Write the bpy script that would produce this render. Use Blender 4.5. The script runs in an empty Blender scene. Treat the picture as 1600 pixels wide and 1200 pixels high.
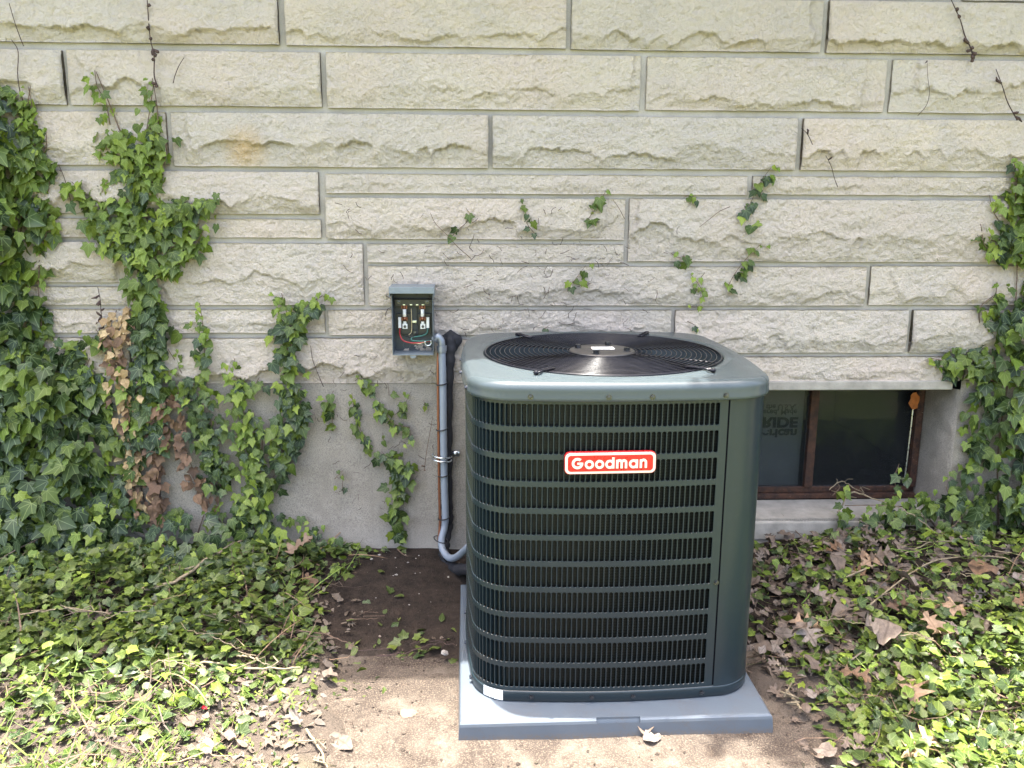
import bpy, math, random
import numpy as np
from mathutils import Matrix, Vector, Quaternion

rng = np.random.default_rng(7)
random.seed(7)
scene = bpy.context.scene
COL = scene.collection
R = math.radians

# ------------------------------------------------------------------ camera, sky, sun, exposure
CAM_H = 1.369
F_PX = 1360.6                       # focal length in pixels of a 1600 px wide frame
CR = Vector((0.999161, -0.0406, 0.005395))
CU = Vector((0.003419, 0.213956, 0.976837))
CF = Vector((0.040814, 0.975999, -0.213915))
cam_d = bpy.data.cameras.new('camera')
cam_d.sensor_width = 36.0
cam_d.lens = F_PX / 1600 * 36
cam_d.clip_start = 0.05
cam_d.clip_end = 400
cam = bpy.data.objects.new('camera', cam_d)
COL.objects.link(cam)
mw = Matrix.Identity(4)
for i in range(3):
    mw[i][0], mw[i][1], mw[i][2] = CR[i], CU[i], -CF[i]
mw[2][3] = CAM_H
cam.matrix_world = mw
scene.camera = cam

SUN_TX, SUN_TY = 0.07, -0.075         # shadow shift per metre of height
sun_el = math.atan2(1, math.hypot(SUN_TX, SUN_TY))
world = bpy.data.worlds.new('World')
scene.world = world
world.use_nodes = True
wn = world.node_tree
wn.nodes.clear()
sky = wn.nodes.new('ShaderNodeTexSky')
sky.sky_type = 'NISHITA'
sky.sun_disc = False
sky.sun_elevation = sun_el
sky.sun_rotation = math.atan2(-SUN_TX, -SUN_TY)
sky.dust_density = 6.5
sky.ozone_density = 0.0
sky.air_density = 1.0
bg = wn.nodes.new('ShaderNodeBackground')
bg.inputs['Strength'].default_value = 0.15
wo = wn.nodes.new('ShaderNodeOutputWorld')
wn.links.new(sky.outputs[0], bg.inputs[0])
wn.links.new(bg.outputs[0], wo.inputs[0])

sd = bpy.data.lights.new('sun', 'SUN')
sd.energy = 2.9
sd.angle = R(0.6)
sd.color = (1.0, 0.965, 0.90)
sun = bpy.data.objects.new('sun', sd)
COL.objects.link(sun)
sun.rotation_euler = Vector((SUN_TX, SUN_TY, -1)).to_track_quat('-Z', 'Y').to_euler()
sun.location = (0, 0, 8)

vs = scene.view_settings
vs.view_transform = 'Standard'
vs.look = 'None'
vs.gamma = 1
vs.use_curve_mapping = False
vs.exposure = 3.1
scene.cycles.max_bounces = 8
scene.cycles.diffuse_bounces = 4
scene.cycles.transparent_max_bounces = 8

# ------------------------------------------------------------------ surveying helpers
YW = 3.05                            # plane of the house wall

def ray(px, py):
    return CR * ((px - 800) / F_PX) + CU * ((600 - py) / F_PX) + CF

def on_wall(px, py, y=YW):
    d = ray(px, py)
    t = y / d.y
    return Vector((t * d.x, y, CAM_H + t * d.z))

def on_ground(px, py, z=0.0):
    d = ray(px, py)
    t = (z - CAM_H) / d.z
    return Vector((t * d.x, t * d.y, z))

# ------------------------------------------------------------------ object helpers
def link(o, parent=None):
    COL.objects.link(o)
    if parent is not None:
        o.parent = parent
    return o

def mesh(name, verts, faces, smooth=False):
    me = bpy.data.meshes.new(name)
    me.from_pydata([tuple(v) for v in verts] if not isinstance(verts, np.ndarray) else verts.tolist(), [], faces)
    if smooth:
        me.polygons.foreach_set('use_smooth', [True] * len(me.polygons))
    me.update()
    return me

def obj(name, me, mats, parent=None):
    o = bpy.data.objects.new(name, me)
    if mats is not None and len(me.materials) == 0:
        for m in (mats if isinstance(mats, (list, tuple)) else [mats]):
            me.materials.append(m)
    return link(o, parent)

def tag(o, label=None, cat=None, group=None, kind=None):
    if label: o['label'] = label
    if cat: o['category'] = cat
    if group: o['group'] = group
    if kind: o['kind'] = kind
    return o

def thing(name, label, cat, loc=(0, 0, 0), rz=0, group=None):
    o = bpy.data.objects.new(name, None)
    o.empty_display_size = 0.05
    o.location = loc
    o.rotation_euler = (0, 0, rz)
    link(o)
    return tag(o, label, cat, group)

class MB:
    def __init__(s):
        s.v, s.f = [], []
    def add(s, v, f):
        n = len(s.v)
        s.v += [tuple(p) for p in v]
        s.f += [tuple(i + n for i in q) for q in f]
        return s
    def box(s, x0, x1, y0, y1, z0, z1):
        v = [(x0,y0,z0),(x1,y0,z0),(x1,y1,z0),(x0,y1,z0),(x0,y0,z1),(x1,y0,z1),(x1,y1,z1),(x0,y1,z1)]
        f = [(0,3,2,1),(4,5,6,7),(0,1,5,4),(1,2,6,5),(2,3,7,6),(3,0,4,7)]
        return s.add(v, f)
    def tube(s, pts, r, n=8, cap=True):
        pts = [Vector(p) for p in pts]
        rr = r if isinstance(r, (list, tuple)) else [r] * len(pts)
        v, f = [], []
        t0 = (pts[1] - pts[0]).normalized()
        ref = Vector((0, 0, 1)) if abs(t0.z) < 0.9 else Vector((1, 0, 0))
        a = t0.cross(ref).normalized()
        for i, p in enumerate(pts):
            if i == 0: t = pts[1] - pts[0]
            elif i == len(pts) - 1: t = pts[-1] - pts[-2]
            else: t = pts[i+1] - pts[i-1]
            t.normalize()
            a = (a - t * a.dot(t))
            if a.length < 1e-6: a = t.orthogonal()
            a.normalize()
            b = t.cross(a)
            for k in range(n):
                w = 2 * math.pi * k / n
                v.append(p + (a * math.cos(w) + b * math.sin(w)) * rr[i])
        for i in range(len(pts) - 1):
            for k in range(n):
                k2 = (k + 1) % n
                f.append((i*n+k, i*n+k2, (i+1)*n+k2, (i+1)*n+k))
        if cap:
            f.append(tuple(range(n))[::-1])
            f.append(tuple((len(pts)-1)*n + k for k in range(n)))
        return s.add(v, f)
    def prism(s, outline, y0, y1):
        """outline in (x, z), extruded from y0 to y1"""
        n = len(outline)
        v = [(x, y0, z) for x, z in outline] + [(x, y1, z) for x, z in outline]
        f = [tuple(range(n)), tuple(range(2*n-1, n-1, -1))]
        f += [(i, i+n, (i+1) % n + n, (i+1) % n) for i in range(n)]
        return s.add(v, f)
    def build(s, name, mat, parent=None, smooth=False, bevel=0.0, seg=2):
        me = mesh(name, s.v, s.f, smooth)
        o = obj(name, me, mat, parent)
        if bevel > 0:
            m = o.modifiers.new('edge', 'BEVEL')
            m.width = bevel; m.segments = seg; m.limit_method = 'ANGLE'
            for p in me.polygons: p.use_smooth = True
            m.harden_normals = True
        return o

def smooth_path(pts, n=8):
    """Catmull-Rom"""
    P = [Vector(p) for p in pts]
    P = [P[0] * 2 - P[1]] + P + [P[-1] * 2 - P[-2]]
    out = []
    for i in range(1, len(P) - 2):
        for k in range(n):
            t = k / n
            a, b, c, d = P[i-1], P[i], P[i+1], P[i+2]
            out.append(0.5 * ((2*b) + (c-a)*t + (2*a-5*b+4*c-d)*t*t + (3*b-a-3*c+d)*t*t*t))
    out.append(P[-2])
    return out

# ------------------------------------------------------------------ numpy noise
def vnoise(x, y, seed):
    r = np.random.default_rng(seed)
    tab = r.random((64, 64))
    xi = np.floor(x).astype(int); yi = np.floor(y).astype(int)
    fx = x - xi; fy = y - yi
    fx = fx*fx*fx*(fx*(fx*6-15)+10); fy = fy*fy*fy*(fy*(fy*6-15)+10)
    a = tab[xi % 64, yi % 64]; b = tab[(xi+1) % 64, yi % 64]
    c = tab[xi % 64, (yi+1) % 64]; d = tab[(xi+1) % 64, (yi+1) % 64]
    return (a*(1-fx)+b*fx)*(1-fy) + (c*(1-fx)+d*fx)*fy - 0.5

def fbm(x, y, seed, octs=4, lac=2.1, gain=0.5):
    s, a = 0, 1.0
    for o in range(octs):
        s = s + a * vnoise(x * lac**o + 17.3*o, y * lac**o + 5.1*o, seed + o)
        a *= gain
    return s

# ------------------------------------------------------------------ materials
class NT:
    def __init__(s, name):
        s.m = bpy.data.materials.new(name)
        s.m.use_nodes = True
        s.t = s.m.node_tree
        s.t.nodes.clear()
        s.out = s.t.nodes.new('ShaderNodeOutputMaterial')
    def n(s, typ, **kw):
        nd = s.t.nodes.new('ShaderNode' + typ)
        ins = kw.pop('ins', {})
        for k, v in kw.items(): setattr(nd, k, v)
        for k, v in ins.items():
            if isinstance(v, bpy.types.NodeSocket): s.t.links.new(v, nd.inputs[k])
            else: nd.inputs[k].default_value = v
        return nd
    def math(s, op, a, b=None, c=None, clamp=False):
        nd = s.t.nodes.new('ShaderNodeMath'); nd.operation = op; nd.use_clamp = clamp
        for i, v in enumerate((a, b, c)):
            if v is None: continue
            if isinstance(v, bpy.types.NodeSocket): s.t.links.new(v, nd.inputs[i])
            else: nd.inputs[i].default_value = v
        return nd.outputs[0]
    def mix(s, fac, a, b, blend='MIX'):
        nd = s.t.nodes.new('ShaderNodeMix'); nd.data_type = 'RGBA'; nd.blend_type = blend
        for i, v in ((0, fac), (6, a), (7, b)):
            if isinstance(v, bpy.types.NodeSocket): s.t.links.new(v, nd.inputs[i])
            else:
                nd.inputs[i].default_value = v if i == 0 else (tuple(v) + (1,) if len(v) == 3 else v)
        return nd.outputs[2]
    def ramp(s, fac, stops):
        nd = s.t.nodes.new('ShaderNodeValToRGB')
        el = nd.color_ramp.elements
        while len(el) < len(stops): el.new(0.5)
        for e, (p, c) in zip(el, stops):
            e.position = p
            e.color = (c, c, c, 1) if not isinstance(c, (tuple, list)) else (tuple(c) + (1,) if len(c) == 3 else c)
        s.t.links.new(fac, nd.inputs[0])
        return nd.outputs[0]
    def noise(s, vec, scale, detail=4, rough=0.6, dist=0.0):
        nd = s.n('TexNoise', ins={'Scale': scale, 'Detail': detail, 'Roughness': rough, 'Distortion': dist})
        if vec is not None: s.t.links.new(vec, nd.inputs['Vector'])
        return nd.outputs[0]
    def pos(s):
        return s.n('NewGeometry').outputs['Position']
    def bump(s, height, strength=0.5, dist=0.01, normal=None):
        nd = s.n('Bump', ins={'Strength': strength, 'Distance': dist, 'Height': height})
        if normal is not None: s.t.links.new(normal, nd.inputs['Normal'])
        return nd.outputs[0]
    def bsdf(s, color, rough=0.6, metal=0.0, normal=None, spec=0.5, **kw):
        nd = s.n('BsdfPrincipled')
        for k, v in (('Base Color', color), ('Roughness', rough), ('Metallic', metal), ('Specular IOR Level', spec)):
            if isinstance(v, bpy.types.NodeSocket): s.t.links.new(v, nd.inputs[k])
            elif k == 'Base Color': nd.inputs[k].default_value = tuple(v) + (1,)
            else: nd.inputs[k].default_value = v
        if normal is not None: s.t.links.new(normal, nd.inputs['Normal'])
        for k, v in kw.items():
            nd.inputs[k.replace('_', ' ')].default_value = v
        return nd.outputs[0]
    def done(s, surf):
        s.t.links.new(surf, s.out.inputs[0])
        return s.m

def plain(name, color, rough=0.5, metal=0.0, var=0.12, scale=30, bump=0.0, spec=0.5, coat=0.0):
    t = NT(name)
    p = t.pos()
    n = t.noise(p, scale, 4)
    c = t.mix(t.ramp(n, [(0.3, 0.0), (0.7, 1.0)]), tuple(x*(1-var) for x in color), tuple(min(1, x*(1+var)) for x in color))
    nrm = t.bump(t.noise(p, scale*8, 3), bump, 0.002) if bump > 0 else None
    r = t.math('ADD', rough - 0.06, t.math('MULTIPLY', n, 0.12))
    return t.done(t.bsdf(c, r, metal, nrm, spec, Coat_Weight=coat, Coat_Roughness=0.15))

def mat_stone():
    t = NT('limestone')
    p = t.pos()
    oi = t.n('ObjectInfo').outputs['Random']
    off = t.n('VectorMath', operation='ADD', ins={0: p, 1: t.n('CombineXYZ', ins={0: t.math('MULTIPLY', oi, 37.0)}).outputs[0]}).outputs[0]
    n1 = t.noise(off, 5, 5, 0.6, 0.6)
    n2 = t.noise(off, 28, 5, 0.65)
    n3 = t.noise(off, 120, 5, 0.75)
    base = t.mix(t.ramp(oi, [(0.0, 0.0), (1.0, 1.0)]), (0.63, 0.545, 0.44), (0.60, 0.54, 0.465))
    base = t.mix(t.ramp(n1, [(0.42, 0.0), (0.68, 0.75)]), base, (0.50, 0.45, 0.395))
    base = t.mix(t.ramp(n2, [(0.52, 0.0), (0.8, 0.55)]), base, (0.68, 0.55, 0.40))
    n4 = t.noise(off, 2.3, 3, 0.5, 0.4)
    base = t.mix(t.ramp(n4, [(0.45, 0.0), (0.65, 0.7)]), base, (0.63, 0.525, 0.44))
    base = t.mix(t.math('MULTIPLY', t.math('FRACT', t.math('MULTIPLY', oi, 5.7)), 0.28), base, (0.40, 0.365, 0.32))
    base = t.mix(t.ramp(n3, [(0.34, 0.36), (0.50, 0.0)]), base, (0.36, 0.31, 0.245))
    # rusty stain on one stone and dirt specks where the old creeper was pulled off
    d = t.n('VectorMath', operation='DISTANCE', ins={0: p, 1: on_wall(385, 231)}).outputs['Value']
    st = t.math('MULTIPLY', t.ramp(t.math('ADD', d, t.math('MULTIPLY', n2, 0.06)), [(0.05, 0.8), (0.12, 0.0)]), t.ramp(n3, [(0.3, 1.0), (0.75, 0.4)]))
    base = t.mix(st, base, (0.52, 0.33, 0.11))
    sx = t.n('SeparateXYZ', ins={0: p})
    zone = t.math('MULTIPLY', t.ramp(t.math('MULTIPLY', t.math('ABSOLUTE', t.math('SUBTRACT', sx.outputs[2], 1.0)), 1.0), [(0.12, 1.0), (0.34, 0.0)]),
                  t.ramp(t.math('ABSOLUTE', t.math('SUBTRACT', sx.outputs[0], 0.13)), [(0.25, 1.0), (0.62, 0.0)]))
    spk = t.math('MULTIPLY', t.ramp(t.noise(p, 75, 6, 0.75, 1.0), [(0.57, 0.0), (0.66, 1.0)]), t.ramp(t.noise(p, 9, 3), [(0.42, 0.15), (0.6, 1.0)]))
    base = t.mix(t.math('MULTIPLY', zone, t.math('MULTIPLY', spk, 0.7)), base, (0.16, 0.11, 0.085))
    base = t.mix(t.math('MULTIPLY', zone, 0.12), base, (0.47, 0.425, 0.38))
    h = t.math('ADD', t.math('MULTIPLY', t.noise(off, 60, 6, 0.75, 0.4), 1.0), t.math('MULTIPLY', n3, 0.6))
    return t.done(t.bsdf(base, 0.92, 0, t.bump(h, 1.0, 0.019), 0.25))

def mat_mortar():
    t = NT('mortar')
    p = t.pos()
    n = t.noise(p, 300, 3, 0.7); n2 = t.noise(p, 12, 4)
    c = t.mix(t.ramp(n2, [(0.35, 0.0), (0.65, 1.0)]), (0.31, 0.285, 0.25), (0.375, 0.348, 0.308))
    c = t.mix(t.ramp(n, [(0.35, 0.5), (0.55, 0.0)]), c, (0.25, 0.235, 0.21))
    return t.done(t.bsdf(c, 0.95, 0, t.bump(n, 0.5, 0.003), 0.2))

def mat_parge():
    t = NT('parged_concrete')
    p = t.pos()
    n1 = t.noise(p, 4, 5, 0.65, 0.5); n2 = t.noise(p, 22, 5, 0.7); n3 = t.noise(p, 260, 4, 0.75)
    c = t.mix(t.ramp(n1, [(0.35, 0.0), (0.65, 1.0)]), (0.255, 0.228, 0.190), (0.33, 0.297, 0.25))
    c = t.mix(t.ramp(n2, [(0.5, 0.0), (0.8, 0.6)]), c, (0.43, 0.395, 0.335))
    c = t.mix(t.ramp(n3, [(0.36, 0.8), (0.54, 0.0)]), c, (0.14, 0.125, 0.105))
    z = t.n('SeparateXYZ', ins={0: p}).outputs[2]
    mp = t.n('Mapping', ins={0: p, 3: (9.0, 9.0, 1.1)}).outputs[0]
    stk = t.noise(mp, 1.0, 5, 0.7, 0.6)
    c = t.mix(t.ramp(stk, [(0.50, 0.0), (0.68, 0.45)]), c, (0.20, 0.18, 0.15))
    damp = t.ramp(t.math('ADD', z, t.math('MULTIPLY', n1, 0.12)), [(0.10, 0.65), (0.24, 0.0)])
    c = t.mix(damp, c, (0.38, 0.355, 0.315))
    h = t.math('ADD', n3, t.math('MULTIPLY', n2, 0.7))
    return t.done(t.bsdf(c, 0.95, 0, t.bump(h, 0.7, 0.006), 0.2))

def mat_leaf(name, young, old, vein, trans=0.17, veinw=0.018, gloss=0.38):
    """leaf colour varies with the object (or the 'rnd' attribute in joined masses)"""
    t = NT(name)
    oi = t.n('ObjectInfo').outputs['Random']
    at = t.n('Attribute', attribute_name='rnd').outputs['Fac']
    r = t.math('FRACT', t.math('ADD', t.math('MULTIPLY', oi, 0.999), at))
    r2 = t.math('FRACT', t.math('MULTIPLY', r, 7.31))
    c = t.mix(t.ramp(r, [(0.0, 0.0), (0.55, 0.35), (1.0, 1.0)]), old, young)
    c = t.mix(t.math('MULTIPLY', r2, 0.35), c, tuple(x*0.55 for x in old))
    uv = t.n('SeparateXYZ', ins={0: t.n('UVMap').outputs[0]})
    x = t.math('SUBTRACT', uv.outputs[0], 0.5); y = t.math('SUBTRACT', uv.outputs[1], 0.12)
    ang = t.math('ARCTAN2', x, y)
    rad = t.math('SQRT', t.math('ADD', t.math('MULTIPLY', x, x), t.math('MULTIPLY', y, y)))
    q = t.math('DIVIDE', ang, 0.72)
    dv = t.math('MULTIPLY', t.math('ABSOLUTE', t.math('SUBTRACT', q, t.math('ROUND', q))), t.math('MULTIPLY', rad, 0.72))
    vm = t.ramp(dv, [(veinw*0.35, 1.0), (veinw, 0.0)])
    c = t.mix(t.math('MULTIPLY', vm, 0.75), c, vein)
    mot = t.noise(t.n('TexCoord').outputs['Object'], 90, 3)
    c = t.mix(t.ramp(mot, [(0.35, 0.25), (0.6, 0.0)]), c, tuple(x*0.6 for x in old))
    nrm = t.bump(t.math('SUBTRACT', mot, t.math('MULTIPLY', vm, 0.5)), 0.25, 0.002)
    b = t.bsdf(c, gloss + 0.06, 0, nrm, 0.28)
    tr = t.n('BsdfTranslucent', ins={'Color': t.mix(1.0, c, (1.35, 1.5, 0.55), 'MULTIPLY')}).outputs[0]
    ms = t.n('MixShader', ins={0: trans})
    t.t.links.new(b, ms.inputs[1]); t.t.links.new(tr, ms.inputs[2])
    return t.done(ms.outputs[0])

def mat_dead(name, a, b, c3, trans=0.15):
    t = NT(name)
    oi = t.n('ObjectInfo').outputs['Random']
    at = t.n('Attribute', attribute_name='rnd').outputs['Fac']
    r = t.math('FRACT', t.math('ADD', t.math('MULTIPLY', oi, 0.999), at))
    c = t.ramp(r, [(0.0, a), (0.5, b), (1.0, c3)])
    n = t.noise(t.pos(), 60, 5, 0.7)
    c = t.mix(t.ramp(n, [(0.4, 0.5), (0.6, 0.0)]), c, tuple(x*0.5 for x in a))
    uv = t.n('SeparateXYZ', ins={0: t.n('UVMap').outputs[0]})
    mid = t.ramp(t.math('ABSOLUTE', t.math('SUBTRACT', uv.outputs[0], 0.5)), [(0.01, 0.5), (0.03, 0.0)])
    c = t.mix(mid, c, tuple(x*0.55 for x in a))
    bs = t.bsdf(c, 0.7, 0, t.bump(n, 0.4, 0.004), 0.3)
    tr = t.n('BsdfTranslucent', ins={'Color': c}).outputs[0]
    ms = t.n('MixShader', ins={0: trans})
    t.t.links.new(bs, ms.inputs[1]); t.t.links.new(tr, ms.inputs[2])
    return t.done(ms.outputs[0])

def mat_ground():
    t = NT('soil')
    p = t.pos()
    s = t.n('SeparateXYZ', ins={0: p})
    n1 = t.noise(p, 3.0, 5, 0.65, 0.4); n2 = t.noise(p, 24, 6, 0.7); n3 = t.noise(p, 160, 4, 0.7)
    soil = t.mix(t.ramp(n2, [(0.3, 0.0), (0.7, 1.0)]), (0.012, 0.0085, 0.0068), (0.040, 0.029, 0.0215))
    soil = t.mix(t.ramp(n3, [(0.62, 0.0), (0.72, 0.8)]), soil, (0.13, 0.105, 0.085))
    dry = t.math('MULTIPLY', t.ramp(t.math('ADD', t.math('MULTIPLY', s.outputs[1], 0.25), t.math('MULTIPLY', n1, 0.12)), [(0.62, 1.0), (0.67, 0.0)]), 0.85)  # paler soil along the front: sunlit brightness painted in as a dry tone
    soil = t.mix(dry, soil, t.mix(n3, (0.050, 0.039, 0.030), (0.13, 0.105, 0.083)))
    lawn = t.mix(t.ramp(n2, [(0.3, 0.0), (0.7, 1.0)]), (0.085, 0.115, 0.035), (0.17, 0.19, 0.075))
    lawn = t.mix(t.ramp(n1, [(0.5, 0.0), (0.62, 0.7)]), lawn, (0.24, 0.19, 0.13))
    far = t.ramp(s.outputs[1], [(0.0, 1.0), (1.0, 1.0)])
    near = t.ramp(t.math('ADD', s.outputs[1], t.math('MULTIPLY', n1, 0.3)), [(0.3, 1.0), (1.0, 1.0)])
    m = t.math('ADD', t.math('MULTIPLY', s.outputs[1], -2.2), t.math('ADD', 3.6, t.math('MULTIPLY', n1, 1.2)), clamp=True)
    c = t.mix(m, soil, lawn)
    h = t.math('ADD', n3, t.math('MULTIPLY', n2, 1.6))
    return t.done(t.bsdf(c, 0.95, 0, t.bump(h, 0.8, 0.012), 0.2))

def mat_slab():
    t = NT('weathered_slab')
    p = t.pos()
    n1 = t.noise(p, 5.5, 5, 0.6, 0.8); n2 = t.noise(p, 30, 6, 0.7, 0.4); n3 = t.noise(p, 220, 4, 0.75)
    c = t.mix(t.ramp(n2, [(0.35, 0.0), (0.62, 1.0)]), (0.048, 0.036, 0.0275), (0.116, 0.098, 0.078))
    c = t.mix(t.ramp(t.math('ADD', t.math('MULTIPLY', n1, 0.7), t.math('MULTIPLY', n2, 0.3)), [(0.44, 0.0), (0.56, 0.9)]), c, (0.032, 0.024, 0.019))
    c = t.mix(t.ramp(n3, [(0.36, 0.6), (0.5, 0.0)]), c, (0.20, 0.16, 0.12))
    return t.done(t.bsdf(c, 0.93, 0, t.bump(t.math('ADD', n3, n2), 0.6, 0.005), 0.2))

def mat_paint(name, color, rough=0.32, grime=0.15):
    t = NT(name)
    p = t.pos()
    n1 = t.noise(p, 6, 4); n2 = t.noise(p, 45, 5, 0.7); n3 = t.noise(p, 900, 2)
    c = t.mix(t.ramp(n2, [(0.5, 0.0), (0.75, grime)]), color, tuple(min(1, x*1.7 + 0.05) for x in color))
    r = t.math('ADD', rough - 0.02, t.math('MULTIPLY', n2, 0.05))
    nrm = t.bump(n1, 0.03, 0.003)
    return t.done(t.bsdf(c, r, 0.0, nrm, 0.38))

def mat_pad():
    t = NT('pad_plastic')
    p = t.pos()
    n = t.noise(p, 14, 4); n2 = t.noise(p, 9, 5, 0.7, 0.5); n3 = t.noise(p, 140, 4, 0.75)
    c = t.mix(n, (0.068, 0.084, 0.102), (0.082, 0.100, 0.120))
    dirt = t.math('MULTIPLY', t.ramp(n2, [(0.48, 0.0), (0.66, 1.0)]), t.ramp(n3, [(0.45, 0.1), (0.62, 1.0)]))
    c = t.mix(t.math('MULTIPLY', dirt, 0.55), c, (0.085, 0.066, 0.048))
    z = t.n('SeparateXYZ', ins={0: p}).outputs[2]
    splash = t.math('MULTIPLY', t.ramp(t.math('ADD', z, t.math('MULTIPLY', n2, 0.02)), [(0.012, 0.8), (0.028, 0.0)]), t.ramp(n3, [(0.4, 0.2), (0.6, 1.0)]))
    c = t.mix(splash, c, (0.11, 0.085, 0.06))
    return t.done(t.bsdf(c, t.math('ADD', 0.36, t.math('MULTIPLY', n3, 0.15)), 0, t.bump(n3, 0.08, 0.002), 0.45))

def mat_glass():
    t = NT('dusty_glass')
    p = t.pos()
    n = t.noise(p, 260, 4, 0.8); n2 = t.noise(p, 6, 4, 0.6, 0.5)
    dust = t.math('MULTIPLY', t.ramp(n, [(0.60, 0.0), (0.70, 1.0)]), t.ramp(n2, [(0.3, 0.25), (0.7, 1.0)]))
    g = t.n('BsdfGlass', ins={'Color': (0.75, 0.8, 0.82, 1), 'Roughness': 0.0, 'IOR': 1.45})
    tr = t.n('BsdfTransparent', ins={'Color': (0.62, 0.66, 0.68, 1)})
    gl = t.n('BsdfGlossy', ins={'Color': (0.9, 0.95, 1, 1), 'Roughness': 0.06})
    fr = t.n('Fresnel', ins={'IOR': 1.22})
    m1 = t.n('MixShader', ins={0: fr.outputs[0]})
    t.t.links.new(tr.outputs[0], m1.inputs[1]); t.t.links.new(gl.outputs[0], m1.inputs[2])
    df = t.n('BsdfDiffuse', ins={'Color': (0.35, 0.36, 0.36, 1)})
    m2 = t.n('MixShader', ins={0: t.math('ADD', t.math('MULTIPLY', dust, 0.45), 0.02)})
    t.t.links.new(m1.outputs[0], m2.inputs[1]); t.t.links.new(df.outputs[0], m2.inputs[2])
    return t.done(m2.outputs[0])

def mat_coil():
    t = NT('coil_fins')
    p = t.pos()
    z = t.n('SeparateXYZ', ins={0: p}).outputs[2]
    w = t.math('PINGPONG', t.math('MULTIPLY', z, 1.0), 0.004)
    k = t.ramp(t.math('MULTIPLY', w, 250.0), [(0.25, 0.0), (0.6, 1.0)])
    c = t.mix(k, (0.004, 0.005, 0.005), (0.009, 0.012, 0.0115))
    return t.done(t.bsdf(c, 0.45, 0.3, t.bump(k, 0.2, 0.001), 0.3))

def mat_rust(name):
    t = NT(name)
    p = t.pos()
    n = t.noise(p, 35, 5, 0.7); n2 = t.noise(p, 180, 4, 0.7)
    c = t.mix(t.ramp(n, [(0.4, 0.0), (0.65, 1.0)]), (0.026, 0.014, 0.010), (0.075, 0.033, 0.018))
    c = t.mix(t.ramp(n2, [(0.64, 0.0), (0.7, 0.7)]), c, (0.33, 0.27, 0.22))
    return t.done(t.bsdf(c, 0.75, 0, t.bump(n2, 0.6, 0.003), 0.3))

def mat_bark(name, a, b):
    t = NT(name)
    n = t.noise(t.pos(), 120, 5, 0.7)
    c = t.mix(t.ramp(n, [(0.35, 0.0), (0.65, 1.0)]), a, b)
    return t.done(t.bsdf(c, 0.85, 0, t.bump(n, 0.6, 0.003), 0.25))

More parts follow.
